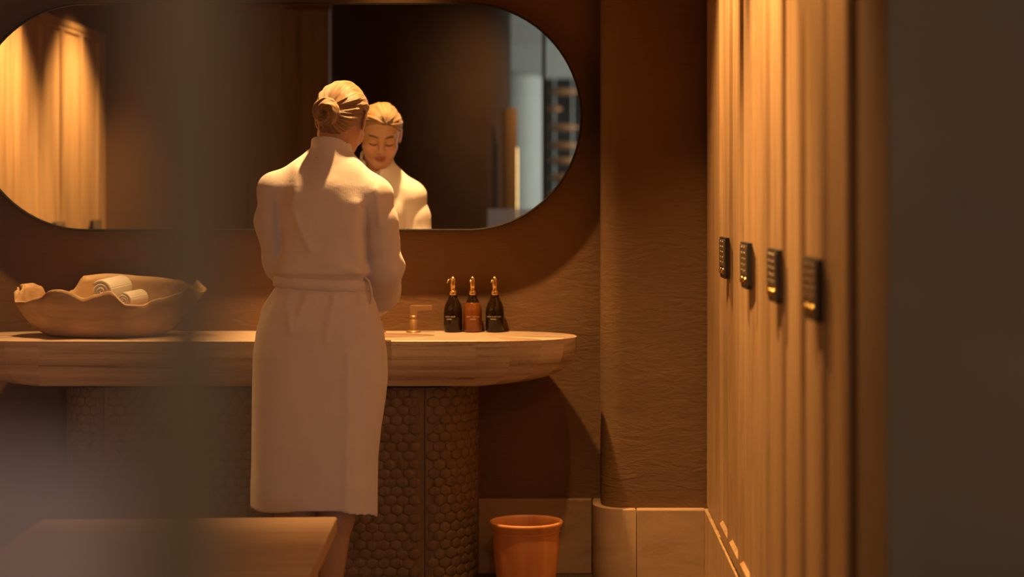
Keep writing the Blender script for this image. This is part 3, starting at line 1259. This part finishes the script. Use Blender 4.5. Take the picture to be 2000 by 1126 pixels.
def d_ell(P, c, r):
    x, y, z = (P[0] - c[0]) / r[0], (P[1] - c[1]) / r[1], (P[2] - c[2]) / r[2]
    k0 = np.sqrt(x * x + y * y + z * z) + 1e-9
    k1 = np.sqrt((x / r[0]) ** 2 + (y / r[1]) ** 2 + (z / r[2]) ** 2) + 1e-9
    return k0 * (k0 - 1) / k1


def axis(segs):
    """[(start, stop, step), ...] joined into one increasing array"""
    out_ = []
    for a, b, s in segs:
        n_ = max(1, int(round((b - a) / s)))
        out_ += list(a + (b - a) * np.arange(n_) / n_)
    out_.append(segs[-1][1])
    return np.array(out_)


class Grid:
    def __init__(self, xs, ys, zs, far=0.2):
        self.ax = (xs, ys, zs)
        self.F = np.full((len(xs), len(ys), len(zs)), far, dtype=np.float64)

    def sub(self, lo, hi):
        sl = []
        for a, l, h in zip(self.ax, lo, hi):
            i0, i1 = np.searchsorted(a, l), np.searchsorted(a, h)
            sl.append(slice(max(0, i0 - 1), min(len(a), i1 + 1)))
        sl = tuple(sl)
        P = np.meshgrid(*[a[s] for a, s in zip(self.ax, sl)], indexing='ij')
        return sl, P

    def add(self, fn, lo, hi, k=0.01, mode='add'):
        pad = max(k, 0.03) + 0.01
        sl, P = self.sub([c - pad for c in lo], [c + pad for c in hi])
        if min(P[0].shape) == 0:
            return
        d = fn(P)
        if mode == 'add':
            self.F[sl] = smin(self.F[sl], d, k)
        else:
            self.F[sl] = smax(self.F[sl], -d, k)

    def cap(self, a, b, ra, rb, k=0.012, mode='add'):
        r = max(ra, rb)
        lo = [min(p, q) - r for p, q in zip(a, b)]
        hi = [max(p, q) + r for p, q in zip(a, b)]
        self.add(lambda P: d_cap(P, a, b, ra, rb), lo, hi, k, mode)

    def ell(self, c, r, k=0.012, mode='add'):
        self.add(lambda P: d_ell(P, c, r), [p - q for p, q in zip(c, r)], [p + q for p, q in zip(c, r)], k, mode)

    def nets(self):
        F = self.F
        xs, ys, zs = self.ax
        S = F < 0
        nx, ny, nz = F.shape
        cnt = np.zeros((nx - 1, ny - 1, nz - 1), dtype=np.int8)
        corners = [(i, j, k) for i in (0, 1) for j in (0, 1) for k in (0, 1)]
        for i, j, k in corners:
            cnt += S[i:nx - 1 + i, j:ny - 1 + j, k:nz - 1 + k]
        act = (cnt > 0) & (cnt < 8)
        idx = np.argwhere(act)
        vid = np.full(act.shape, -1, dtype=np.int64)
        vid[act] = np.arange(len(idx))
        I, J, K = idx.T
        val = {c: F[I + c[0], J + c[1], K + c[2]] for c in corners}
        acc = np.zeros((len(idx), 3))
        num = np.zeros(len(idx))
        for c in corners:
            for ax_ in range(3):
                if c[ax_] == 1:
                    continue
                d = list(c)
                d[ax_] = 1
                d = tuple(d)
                va, vb = val[c], val[d]
                cr = (va < 0) != (vb < 0)
                t = np.where(cr, va / np.where(va == vb, 1, va - vb), 0)
                p = np.zeros((len(idx), 3))
                for q, (A, base) in enumerate(zip((xs, ys, zs), (I, J, K))):
                    p0 = A[base + c[q]]
                    p1 = A[base + d[q]]
                    p[:, q] = p0 + t * (p1 - p0)
                acc += p * cr[:, None]
                num += cr
        V = acc / num[:, None]
        quads = []
        # edges along x
        e = S[:-1, 1:-1, 1:-1] != S[1:, 1:-1, 1:-1]
        for ax_ in range(3):
            sl0 = [slice(1, -1)] * 3
            sl1 = [slice(1, -1)] * 3
            sl0[ax_] = slice(0, -1)
            sl1[ax_] = slice(1, None)
            e = S[tuple(sl0)] != S[tuple(sl1)]
            q = np.argwhere(e)
            off = np.array([1, 1, 1])
            off[ax_] = 0
            g = q + off
            b1, b2 = [(1, 2), (2, 0), (0, 1)][ax_]
            d1 = np.zeros(3, int)
            d1[b1] = 1
            d2_ = np.zeros(3, int)
            d2_[b2] = 1
            ca = vid[tuple((g - d1 - d2_).T)]
            cb = vid[tuple((g - d2_).T)]
            cc = vid[tuple(g.T)]
            cd = vid[tuple((g - d1).T)]
            ins = S[tuple(sl0)][e]
            Q = np.stack([ca, cb, cc, cd], 1)
            Q[~ins] = Q[~ins][:, ::-1]
            quads.append(Q)
        return V, np.concatenate(quads)


def np_mesh(name, V, Q, mat, parent=None):
    me = bpy.data.meshes.new(name)
    me.vertices.add(len(V))
    me.vertices.foreach_set('co', np.asarray(V, np.float32).ravel())
    me.loops.add(len(Q) * 4)
    me.polygons.add(len(Q))
    me.loops.foreach_set('vertex_index', np.asarray(Q, np.int32).ravel())
    me.polygons.foreach_set('loop_start', np.arange(len(Q), dtype=np.int32) * 4)
    me.update(calc_edges=True)
    me.validate()
    me.polygons.foreach_set('use_smooth', [True] * len(me.polygons))
    me.materials.append(MATS[mat])
    o = bpy.data.objects.new(name, me)
    link(o, parent)
    return o


def relax(V, Q, n=1, lam=0.5):
    V = V.copy()
    for _ in range(n):
        acc = np.zeros_like(V)
        num = np.zeros(len(V))
        for a, b in ((0, 1), (1, 2), (2, 3), (3, 0)):
            np.add.at(acc, Q[:, a], V[Q[:, b]])
            np.add.at(acc, Q[:, b], V[Q[:, a]])
            np.add.at(num, Q[:, a], 1)
            np.add.at(num, Q[:, b], 1)
        V += lam * (acc / num[:, None] - V)
    return V


PX, PY = -0.715, 4.83
HC = np.array([0.028, 0.070, 1.578])       # middle of the skull, in the person's space


def rotm(ax_, deg):
    return np.array(Matrix.Rotation(math.radians(deg), 3, ax_))


HR = rotm('Z', -8) @ rotm('X', -27) @ rotm('Y', 3)


def to_head(P):
    x, y, z = P[0] - HC[0], P[1] - HC[1], P[2] - HC[2]
    Ri = HR.T
    return [Ri[0, 0] * x + Ri[0, 1] * y + Ri[0, 2] * z, Ri[1, 0] * x + Ri[1, 1] * y + Ri[1, 2] * z, Ri[2, 0] * x + Ri[2, 1] * y + Ri[2, 2] * z]


def from_head(p):
    return tuple(HR @ np.array(p) + HC)


CRAN_C, CRAN_R = (0, -0.012, 0.026), (0.0725, 0.092, 0.086)


def head_field(P):
    H = to_head(P)
    X, Y, Z = H
    A = np.abs(X)
    S = [A, Y, Z]
    d = d_ell(H, CRAN_C, CRAN_R)
    d = smin(d, d_ell(H, (0, 0.026, -0.032), (0.0585, 0.058, 0.078)), 0.03)
    d = smin(d, d_cap(S, (0.050, -0.002, -0.052), (0.016, 0.060, -0.094), 0.016, 0.014), 0.025)
    d = smin(d, d_ell(H, (0, 0.064, -0.094), (0.024, 0.017, 0.016)), 0.022)
    d = smin(d, d_ell(S, (0.036, 0.056, -0.028), (0.024, 0.022, 0.022)), 0.024)
    d = smin(d, d_cap(S, (0.010, 0.077, 0.020), (0.042, 0.066, 0.022), 0.008, 0.007), 0.018)
    # eye sockets, closed lids
    d = smax(d, -d_ell(S, (0.031, 0.088, 0.002), (0.017, 0.012, 0.011)), 0.012)
    d = smin(d, d_ell(S, (0.031, 0.0655, 0.000), (0.0155, 0.0145, 0.0118)), 0.005)
    # nose
    d = smin(d, d_cap(H, (0, 0.078, 0.016), (0, 0.100, -0.028), 0.0065, 0.0095), 0.012)
    d = smin(d, d_ell(S, (0.0115, 0.091, -0.032), (0.0075, 0.010, 0.0075)), 0.006)
    d = smax(d, -d_ell(S, (0.0065, 0.096, -0.0415), (0.0032, 0.005, 0.003)), 0.003)
    # mouth: slight smile, corners lifted
    zc = -0.0650 + 9.0 * A * A
    d = smin(d, d_ell([X, Y - 0.0825 + 9 * X * X, Z - zc - 0.0042], (0, 0, 0), (0.024, 0.0075, 0.0048)), 0.004)
    d = smin(d, d_ell([X, Y - 0.0815 + 9 * X * X, Z - zc + 0.0058], (0, 0, 0), (0.020, 0.0085, 0.0060)), 0.005)
    d = smax(d, -d_ell([X, Y - 0.0905 + 9 * X * X, Z - zc], (0, 0, 0), (0.025, 0.006, 0.0012)), 0.002)
    # ears
    ear = d_ell([A - 0.0755 - 0.25 * (-(Y + 0.004)), Y + 0.006 + 0.2 * Z, Z + 0.002], (0, 0, 0), (0.0065, 0.019, 0.031))
    ear = smax(ear, -d_ell([A - 0.083, Y - 0.000, Z + 0.002], (0, 0, 0), (0.006, 0.010, 0.018)), 0.004)
    d = smin(d, ear, 0.006)
    return d


# body grid: fine round the head and the hands, coarser elsewhere
gx = axis([(-0.27, -0.12, 0.007), (-0.12, 0.17, 0.0024), (0.17, 0.27, 0.007)])
gy = axis([(-0.24, -0.09, 0.007), (-0.09, 0.22, 0.0026), (0.22, 0.30, 0.005), (0.30, 0.46, 0.0032), (0.46, 0.5, 0.006)])
gz = axis([(-0.01, 0.12, 0.005), (0.12, 0.90, 0.009), (0.90, 1.02, 0.0032), (1.02, 1.40, 0.008), (1.40, 1.73, 0.0024)])
G = Grid(gx, gy, gz)
G.add(head_field, (HC[0] - 0.12, HC[1] - 0.13, HC[2] - 0.15), (HC[0] + 0.12, HC[1] + 0.14, HC[2] + 0.13), 0.002)
nb = from_head((0, -0.030, -0.050))
G.cap((0.0, -0.012, 1.38), nb, 0.060, 0.050, 0.035)
# torso and pelvis under the robe
G.ell((-0.015, 0.0, 1.27), (0.125, 0.085, 0.16), 0.05)
G.ell((-0.02, 0.0, 1.08), (0.115, 0.08, 0.14), 0.06)
G.ell((-0.03, -0.01, 0.92), (0.155, 0.10, 0.13), 0.06)
for s, sh in ((-1, (-0.150, -0.005, 1.355)), (1, (0.128, -0.005, 1.337))):
    G.cap((0.0, 0.0, 1.37), sh, 0.055, 0.048, 0.04)
# arms reach down to the basin, hands together under the spout
ARMS = {-1: ((-0.158, 0.0, 1.35), (-0.150, 0.02, 1.13), (-0.030, 0.310, 0.985)), 1: ((0.138, 0.0, 1.33), (0.160, 0.02, 1.115), (0.090, 0.315, 0.975))}
for s, (sh, el, wr) in ARMS.items():
    G.cap(sh, el, 0.043, 0.036, 0.03)
    G.cap(el, wr, 0.036, 0.024, 0.03)
    palm = (wr[0] * 0.75 + 0.03 * 0.25, wr[1] + 0.045, wr[2] - 0.012)
    G.cap(wr, palm, 0.024, 0.022, 0.015)
    G.ell((palm[0], palm[1] + 0.012, palm[2]), (0.018, 0.040, 0.030), 0.012)
    inn = -s
    for fi, (dz, ln, rr) in enumerate(((0.024, 0.066, 0.0078), (0.009, 0.074, 0.0082), (-0.007, 0.069, 0.0079), (-0.022, 0.054, 0.0070))):
        k0 = (palm[0], palm[1] + 0.040, palm[2] + dz)
        k1 = (palm[0] + inn * 0.006, k0[1] + ln * 0.5, k0[2] - 0.003)
        k2 = (palm[0] + inn * 0.018, k0[1] + ln * 0.82, k0[2] - 0.008)
        k3 = (palm[0] + inn * 0.029, k0[1] + ln * 0.98, k0[2] - 0.011)
        G.cap(k0, k1, rr * 1.06, rr, 0.004)
        G.cap(k1, k2, rr, rr * 0.92, 0.004)
        G.cap(k2, k3, rr * 0.92, rr * 0.8, 0.004)
    t0 = (palm[0] + inn * 0.010, palm[1] - 0.008, palm[2] + 0.022)
    t1 = (palm[0] + inn * 0.020, palm[1] + 0.018, palm[2] + 0.040)
    t2 = (palm[0] + inn * 0.024, palm[1] + 0.044, palm[2] + 0.046)
    G.cap(t0, t1, 0.0115, 0.0095, 0.008)
    G.cap(t1, t2, 0.0095, 0.0075, 0.004)
# legs and feet
for s, hx, kx, ax_ in ((-1, -0.105, -0.108, -0.108), (1, 0.045, 0.026, 0.004)):
    G.cap((hx, -0.005, 0.86), (kx, 0.01, 0.49), 0.085, 0.054, 0.05)
    G.cap((kx, 0.006, 0.49), (kx - 0.002, -0.016, 0.345), 0.050, 0.053, 0.03)
    G.cap((kx - 0.002, -0.016, 0.345), (ax_, -0.012, 0.09), 0.053, 0.031, 0.03)
    G.ell((ax_, -0.030, 0.030), (0.031, 0.036, 0.031), 0.02)
    G.cap((ax_, 0.0, 0.052), (ax_ + s * 0.012, 0.125, 0.022), 0.036, 0.027, 0.03)
    for ti in range(5):
        tx = ax_ + s * (-0.020 + ti * 0.0135)
        G.cap((tx + s * 0.006, 0.130, 0.018), (tx + s * 0.012, 0.172 - ti * 0.009, 0.0125), 0.012, 0.0105 if ti == 0 else 0.0085, 0.005)
V, Q = G.nets()
V = relax(V, Q, 1, 0.35)
body = np_mesh('person', V, Q, 'skin')
body.location = (PX, PY, 0)
tag(body, 'woman in a white bathrobe leaning her head over the basin', 'person')
H = to_head([V[:, 0], V[:, 1], V[:, 2]])
tint = np.tile(np.array([0.47, 0.25, 0.155]), (len(V), 1))


def paint(mask, col):
    global tint
    tint = tint * (1 - mask[:, None]) + np.array(col) * mask[:, None]


def sstep(d, w_):
    return np.clip(0.5 - d / w_, 0, 1)


hx, hy, hz = H
ha = np.abs(hx)
near = (hz > -0.14) & (hy > 0.03)
zc = -0.0650 + 9.0 * ha * ha
lip = np.sqrt((hx / 0.0235) ** 2 + ((hz - zc + 0.0008) / 0.0105) ** 2) - 1
paint(sstep(lip, 0.25) * near * 0.9, (0.34, 0.11, 0.08))
line = np.sqrt((hx / 0.025) ** 2 + ((hz - zc) / 0.0022) ** 2) - 1
paint(sstep(line, 0.6) * near * 0.8, (0.12, 0.04, 0.03))
bz = 0.0235 + 0.0045 * np.sin(np.clip((ha - 0.012) / 0.036, 0, 1) * 2.4) - 0.0
brow = np.maximum(np.abs(hz - bz) / 0.0038, np.abs(ha - 0.031) / 0.0195) - 1
paint(sstep(brow, 0.5) * near * 0.95, (0.11, 0.055, 0.028))
lz = -0.0055 - 0.0035 * np.cos(np.clip((ha - 0.031) / 0.0145, -1, 1) * 1.57)
lash = np.maximum(np.abs(hz - lz) / 0.0030, np.abs(ha - 0.031) / 0.0148) - 1
paint(sstep(lash, 0.6) * near * 1.0, (0.035, 0.018, 0.012))
ch = np.sqrt(((ha - 0.036) / 0.020) ** 2 + ((hz + 0.03) / 0.016) ** 2) - 1
paint(sstep(ch, 1.2) * near * 0.35, (0.64, 0.30, 0.22))
ca = body.data.color_attributes.new('tint', 'FLOAT_COLOR', 'POINT')
ca.data.foreach_set('color', np.concatenate([tint, np.ones((len(V), 1))], 1).astype(np.float32).ravel())

# ------------------------------------------------------------------ hair swept back into a low bun
BUN = np.array([-0.016, -0.104, -0.030])       # head space
BDIR = BUN - np.array(CRAN_C)
BDIR = BDIR / np.linalg.norm(BDIR)
E1 = np.cross(BDIR, [1, 0, 0])
E1 /= np.linalg.norm(E1)
E2 = np.cross(BDIR, E1)


def strand_coords(hx, hy, hz):
    px_, py_, pz_ = hx - CRAN_C[0], hy - CRAN_C[1], hz - CRAN_C[2]
    a = px_ * E1[0] + py_ * E1[1] + pz_ * E1[2]
    b = px_ * E2[0] + py_ * E2[1] + pz_ * E2[2]
    c = px_ * BDIR[0] + py_ * BDIR[1] + pz_ * BDIR[2]
    th = np.arctan2(b, a)
    ph = np.arccos(np.clip(c / np.sqrt(px_ ** 2 + py_ ** 2 + pz_ ** 2 + 1e-9), -1, 1))
    return th, ph


def hair_field(P):
    Hh = to_head(P)
    X, Y, Z = Hh
    A = np.abs(X)
    th, ph = strand_coords(X, Y, Z)
    wv = np.sin(th * 17 + 1.5 * np.sin(ph * 3)) * 0.0010 + np.sin(th * 31 + 2 * ph) * 0.0007 + np.sin(th * 7 + ph * 2.0) * 0.0014
    # hairline: forehead to the ear, then down to the nape
    pl = (-0.76 * (Y - 0.060 + 0.10 * A) + 0.65 * (Z - 0.062))
    nape = (Z + 0.104 - 0.15 * Y)
    cut_ = -np.minimum(pl + 0.0, nape)
    behind = (0.85 * (Y + 0.020)) + 0.2 * (Z + 0.02)      # below the ear only behind it
    low = np.where(Z < 0.022, behind, -1.0)
    cut_ = np.maximum(cut_, np.clip(low, -0.05, 0.05) * 1.0)
    cut_ = cut_ + 0.0022 * np.sin(th * 37) + 0.0015 * np.sin(th * 23 + 1)
    # the shell thins out towards the hairline
    d = d_ell(Hh, CRAN_C, CRAN_R) - (0.0025 + 0.0085 * np.clip(-cut_ / 0.030, 0, 1))
    d = smin(d, d_ell(Hh, (0, -0.056, -0.026), (0.057, 0.042, 0.070)), 0.03) - wv
    d = smax(d, cut_, 0.006)
    return d


Gh = Grid(axis([(HC[0] - 0.11, HC[0] + 0.11, 0.0022)]), axis([(HC[1] - 0.13, HC[1] + 0.13, 0.0022)]), axis([(HC[2] - 0.13, HC[2] + 0.14, 0.0022)]))
Gh.add(hair_field, (HC[0] - 0.12, HC[1] - 0.14, HC[2] - 0.14), (HC[0] + 0.12, HC[1] + 0.14, HC[2] + 0.15), 0.001)
V, Q = Gh.nets()
V = relax(V, Q, 1, 0.4)
hair = np_mesh('hair', V, Q, 'blond_hair', body)
tag(hair, 'golden blond hair swept back')
Hh = to_head([V[:, 0], V[:, 1], V[:, 2]])
th, ph = strand_coords(*Hh)
sa = hair.data.attributes.new('strand', 'FLOAT_VECTOR', 'POINT')
sa.data.foreach_set('vector', np.stack([th * 24 + 0.8 * np.sin(ph * 4 + th * 2), ph * 1.1, 0 * th], 1).astype(np.float32).ravel())


def bun_field(P):
    Hh = to_head(P)
    X, Y, Z = [h_ - b_ for h_, b_ in zip(Hh, BUN)]
    # bun frame: c along BDIR, a/b across
    a = X * E1[0] + Y * E1[1] + Z * E1[2]
    b = X * E2[0] + Y * E2[1] + Z * E2[2]
    c = X * BDIR[0] + Y * BDIR[1] + Z * BDIR[2]
    r = np.sqrt(a * a + b * b)
    th = np.arctan2(b, a)
    tor = np.sqrt((r - 0.0235) ** 2 + ((c - 0.004) * 0.95) ** 2) - 0.0215
    coil = np.sin(th * 2 + r * 300) * 0.0022 + np.sin(th * 9 + r * 420) * 0.0009
    return smin(tor - coil, d_ell([a, b, c], (0, 0, 0.0), (0.042, 0.040, 0.011)), 0.008)


bc = from_head(BUN)
Gb = Grid(*[axis([(bc[i] - 0.06, bc[i] + 0.06, 0.002)]) for i in range(3)])
Gb.add(bun_field, [c - 0.06 for c in bc], [c + 0.06 for c in bc], 0.001)
V, Q = Gb.nets()
V = relax(V, Q, 1, 0.4)
bun = np_mesh('hair_bun', V, Q, 'blond_hair', hair)
Hh = to_head([V[:, 0], V[:, 1], V[:, 2]])
X, Y, Z = [h_ - b_ for h_, b_ in zip(Hh, BUN)]
a = X * E1[0] + Y * E1[1] + Z * E1[2]
b_ = X * E2[0] + Y * E2[1] + Z * E2[2]
r = np.sqrt(a * a + b_ * b_)
sa = bun.data.attributes.new('strand', 'FLOAT_VECTOR', 'POINT')
th = np.arctan2(b_, a)
sa.data.foreach_set('vector', np.stack([r * 420 + th * 1.6, th * 0.9, 0 * th], 1).astype(np.float32).ravel())

# ------------------------------------------------------------------ bathrobe
SEC = np.array([
    # z, cx, cy, half width, half depth
    (0.330, -0.050, 0.000, 0.196, 0.140), (0.430, -0.049, 0.000, 0.197, 0.140), (0.510, -0.047, 0.000, 0.196, 0.140), (0.606, -0.042, 0.000, 0.200, 0.142),
    (0.702, -0.034, 0.000, 0.207, 0.145), (0.766, -0.030, 0.000, 0.210, 0.146), (0.846, -0.030, 0.000, 0.208, 0.145), (0.926, -0.030, 0.000, 0.196, 0.138),
    (0.990, -0.030, 0.000, 0.176, 0.126), (1.030, -0.027, 0.000, 0.155, 0.112), (1.060, -0.025, 0.000, 0.139, 0.101), (1.080, -0.025, 0.000, 0.141, 0.104),
    (1.102, -0.020, -0.004, 0.156, 0.126), (1.160, -0.014, -0.002, 0.145, 0.122), (1.250, -0.012, -0.002, 0.140, 0.120), (1.320, -0.010, 0.000, 0.138, 0.113),
    (1.370, -0.008, 0.003, 0.128, 0.100), (1.410, -0.004, 0.006, 0.102, 0.084), (1.450, 0.000, 0.010, 0.074, 0.070), (1.480, 0.000, 0.012, 0.060, 0.060)])


def sec(z):
    return [np.interp(z, SEC[:, 0], SEC[:, i]) for i in range(1, 5)]


def tube_field(P, shrink=0.0):
    X, Y, Z = P
    cx, cy, a, b = sec(Z)
    a, b = a - shrink, b - shrink
    x, y = (X - cx), (Y - cy)
    ang = np.arctan2(y / b, x / a)
    # soft vertical folds that grow towards the hem, and gathers above and below the belt
    low = np.clip((0.98 - Z) / 0.65, 0, 1)
    fold = (0.0035 * np.sin(ang * 5 + 0.8) + 0.0025 * np.sin(ang * 9 + 2.0 + Z * 3)) * low
    gat = np.exp(-((Z - 1.02) / 0.05) ** 2) * 0.0035 * np.sin(ang * 11 + 1.0 + 0.6 * np.sin(Z * 40)) + np.exp(-((Z - 1.13) / 0.05) ** 2) * 0.0030 * np.sin(ang * 8 + 0.4)
    n_ = 2.35
    rr = (np.abs(x / a) ** n_ + np.abs(y / b) ** n_) ** (1 / n_)
    return (rr - 1) * np.minimum(a, b) * 0.95 - fold - gat


def robe_field(P):
    X, Y, Z = P
    d = tube_field(P)
    d = np.maximum(d, Z - 1.475)
    # shoulders
    d = smin(d, d_cap(P, (-0.045, 0.004, 1.418), (-0.152, 0.0, 1.362), 0.055, 0.050), 0.05)
    d = smin(d, d_cap(P, (0.040, 0.004, 1.412), (0.128, 0.0, 1.345), 0.055, 0.050), 0.05)
    # upper back
    d = smin(d, d_ell(P, (-0.012, -0.045, 1.31), (0.115, 0.075, 0.12)), 0.04)
    # bust
    d = smin(d, d_ell(P, (-0.012, 0.065, 1.27), (0.115, 0.070, 0.085)), 0.04)
    # sleeves
    for pts, rs in ((((-0.166, 0.000, 1.352), (-0.170, -0.004, 1.262), (-0.150, 0.012, 1.130), (-0.088, 0.190, 1.040), (-0.052, 0.275, 1.005)), (0.055, 0.060, 0.058, 0.056, 0.054)),
                    (((0.142, 0.000, 1.335), (0.154, -0.004, 1.255), (0.167, 0.012, 1.115), (0.140, 0.150, 1.035), (0.105, 0.275, 0.992)), (0.056, 0.060, 0.062, 0.064, 0.056))):
        sl_ = None
        for i in range(4):
            c_ = d_cap(P, pts[i], pts[i + 1], rs[i], rs[i + 1])
            sl_ = c_ if sl_ is None else smin(sl_, c_, 0.02)
        # sleeve wrinkles round the elbow and armpit
        sl_ = sl_ - 0.0022 * np.sin(Z * 95 + Y * 55 + X * 30) * np.exp(-((Z - 1.13) / 0.07) ** 2) - 0.0016 * np.sin(Z * 70 - X * 60) * np.exp(-((Z - 1.30) / 0.06) ** 2)
        hi_ = np.clip((Z - 1.24) / 0.09, 0, 1)
        kk = 0.010 + 0.035 * hi_
        h = np.maximum(kk - np.abs(d - sl_), 0.0) / kk
        d = np.minimum(d, sl_) - h * h * kk * 0.25
        # open cuff
        e = np.array(pts[4])
        t = e - np.array(pts[3])
        t = t / np.linalg.norm(t)
        al = (X - e[0]) * t[0] + (Y - e[1]) * t[1] + (Z - e[2]) * t[2]
        near_ = (np.sqrt((X - e[0]) ** 2 + (Y - e[1]) ** 2 + (Z - e[2]) ** 2) < 0.11)
        d = np.where(near_, np.maximum(d, al - 0.012), d)
        d = smax(d, -d_cap(P, tuple(e - t * 0.07), tuple(e + t * 0.08), rs[4] - 0.011, rs[4] - 0.011), 0.004)
    # standing shawl collar round the nape, falling into the lapels
    ax0, ax1 = np.array((0.0, -0.010, 1.40)), np.array((0.008, 0.012, 1.50))
    t = (ax1 - ax0) / np.linalg.norm(ax1 - ax0)
    al = (X - ax0[0]) * t[0] + (Y - ax0[1]) * t[1] + (Z - ax0[2]) * t[2]
    rx = X - ax0[0] - al * t[0]
    ry = Y - ax0[1] - al * t[1]
    rr = np.sqrt((rx / 1.0) ** 2 + (ry / 1.0) ** 2)
    top = 0.112 - 0.95 * np.clip(ry + 0.010, 0, 0.2)
    R_ = 0.0665 + 0.16 * np.clip(0.075 - al, 0, 0.075)
    col_ = np.maximum(rr - R_, al - top)
    col_ = np.maximum(col_, -(al + 0.02))
    d = smin(d, col_, 0.008)
    hole = np.maximum(rr - (R_ - 0.013), -(al - 0.035 + 0.55 * np.clip(ry, 0, 0.2)))
    d = smax(d, -hole, 0.006)
    vn = d_cap(P, (0.0, 0.075, 1.50), (-0.012, 0.150, 1.29), 0.042, 0.012)
    d = smax(d, -vn, 0.008)
    # V neck opening and the two lapels, crossing at the belt
    for s in (-1, 1):
        lp = d_cap(P, (s * 0.058, 0.030, 1.455), (s * 0.045 - 0.01, 0.105, 1.34), 0.016, 0.018)
        lp = smin(lp, d_cap(P, (s * 0.045 - 0.01, 0.105, 1.34), (-s * 0.012 - 0.018, 0.128, 1.17), 0.018, 0.014), 0.02)
        d = smin(d, lp, 0.008)
    # back folds: from the left shoulder blade down to the spine, and drag lines to the belt
    up_, dn_ = np.zeros_like(d), np.zeros_like(d)
    for (x0, z0, x1, z1, wd, am) in ((-0.085, 1.42, -0.098, 1.30, 0.016, 0.007), (-0.098, 1.30, -0.062, 1.215, 0.012, 0.008), (-0.062, 1.215, -0.040, 1.175, 0.010, 0.005),
                                     (0.10, 1.31, 0.085, 1.18, 0.020, 0.004), (-0.075, 1.115, 0.02, 1.135, 0.010, 0.004), (0.02, 1.135, 0.10, 1.105, 0.010, 0.004),
                                     (-0.118, 1.02, -0.098, 0.93, 0.012, 0.008), (0.03, 1.03, 0.01, 0.90, 0.010, 0.005), (-0.155, 1.33, -0.140, 1.16, 0.010, -0.006), (0.118, 1.30, 0.120, 1.14, 0.010, -0.006), (0.155, 1.36, 0.165, 1.25, 0.010, 0.005), (-0.055, 1.03, -0.080, 0.95, 0.012, 0.005), (0.075, 0.85, 0.070, 0.36, 0.012, 0.0045)):
        ab = np.array([x1 - x0, z1 - z0])
        tt = np.clip(((X - x0) * ab[0] + (Z - z0) * ab[1]) / ab.dot(ab), 0, 1)
        dist = np.sqrt((X - x0 - tt * ab[0]) ** 2 + (Z - z0 - tt * ab[1]) ** 2)
        g_ = am * np.exp(-(dist / wd) ** 2) * (Y < 0.02)
        up_ = np.maximum(up_, g_)
        dn_ = np.minimum(dn_, g_)
    d = d - up_ - dn_
    d = d - (0.0016 * np.sin(34 * X + 22 * Z + 2 * np.sin(17 * Z)) + 0.0012 * np.sin(-27 * X + 41 * Z + 1.3) + 0.0012 * np.sin(52 * X + 9 * Z)) * np.clip((Z - 1.08) / 0.05, 0, 1)
    # hollow skirt, slit edge at the right of the hem
    inner = np.maximum(tube_field(P, 0.011), Z - 0.80)
    d = smax(d, -inner, 0.004)
    hem = 0.360 + 0.010 * np.exp(-((X + 0.02) / 0.10) ** 2) - 0.026 * np.clip((X - 0.06) / 0.09, 0, 1) - 0.03 * np.clip(Y / 0.14, -0.3, 1)
    d = np.maximum(d, hem - Z)
    return d


Gr = Grid(axis([(-0.275, 0.265, 0.0045)]), axis([(-0.185, 0.335, 0.0048)]), axis([(0.29, 1.10, 0.0065), (1.10, 1.545, 0.0045)]))
Gr.add(robe_field, (-0.28, -0.19, 0.28), (0.27, 0.34, 1.55), 0.001)
V, Q = Gr.nets()
V = relax(V, Q, 2, 0.5)
robe = np_mesh('bathrobe', V, Q, 'robe_cotton', body)
tag(robe, 'white waffle cotton bathrobe with shawl collar')


def belt_ring(zl, zr, hh, th, n=96):
    vs_, fs = [], []
    for i in range(n):
        a = 2 * PI * i / n
        ca_, sa_ = math.cos(a), math.sin(a)
        n_ = 2.35
        cx, cy, A_, B_ = [float(q) for q in sec(np.array(1.066))]
        q = (abs(ca_) ** n_ + abs(sa_) ** n_) ** (-1 / n_)
        x, y = A_ * q * ca_, B_ * q * sa_
        zc_ = zl + (zr - zl) * (0.5 + 0.5 * ca_)
        for (off, dz) in ((0.000, -hh / 2), (th, -hh / 2 + 0.003), (th * 1.15, 0.0), (th, hh / 2 - 0.003), (0.0, hh / 2)):
            f = 1 + off / math.hypot(x, y)
            vs_.append((cx + x * f, cy + y * f, zc_ + dz))
    for i in range(n):
        j = (i + 1) % n
        for k in range(4):
            fs.append((i * 5 + k, j * 5 + k, j * 5 + k + 1, i * 5 + k + 1))
    return vs_, fs


bv, bf = belt_ring(1.076, 1.058, 0.038, 0.010)
belt = mobj('belt', bv, bf, 'robe_cotton', robe)
tube('belt_loop', [(0.112, -0.045, 1.088), (0.128, -0.046, 1.076), (0.134, -0.046, 1.055), (0.137, -0.046, 1.030), (0.134, -0.044, 1.008), (0.126, -0.042, 1.000)], 0.0042, 'robe_cotton', robe, 8)
kb = tube('belt_knot', [(-0.05, 0.108, 1.066), (-0.03, 0.125, 1.070), (-0.01, 0.122, 1.064), (0.01, 0.108, 1.066)], [0.012, 0.02, 0.02, 0.012], 'robe_cotton', robe, 12)
for s in (-1, 1):
    tube('belt_tail', [(-0.02, 0.122, 1.06), (-0.02 + s * 0.02, 0.140, 0.98), (-0.02 + s * 0.03, 0.158, 0.86), (-0.02 + s * 0.034, 0.160, 0.74)], [0.011, 0.012, 0.012, 0.013], 'robe_cotton', robe, 8)
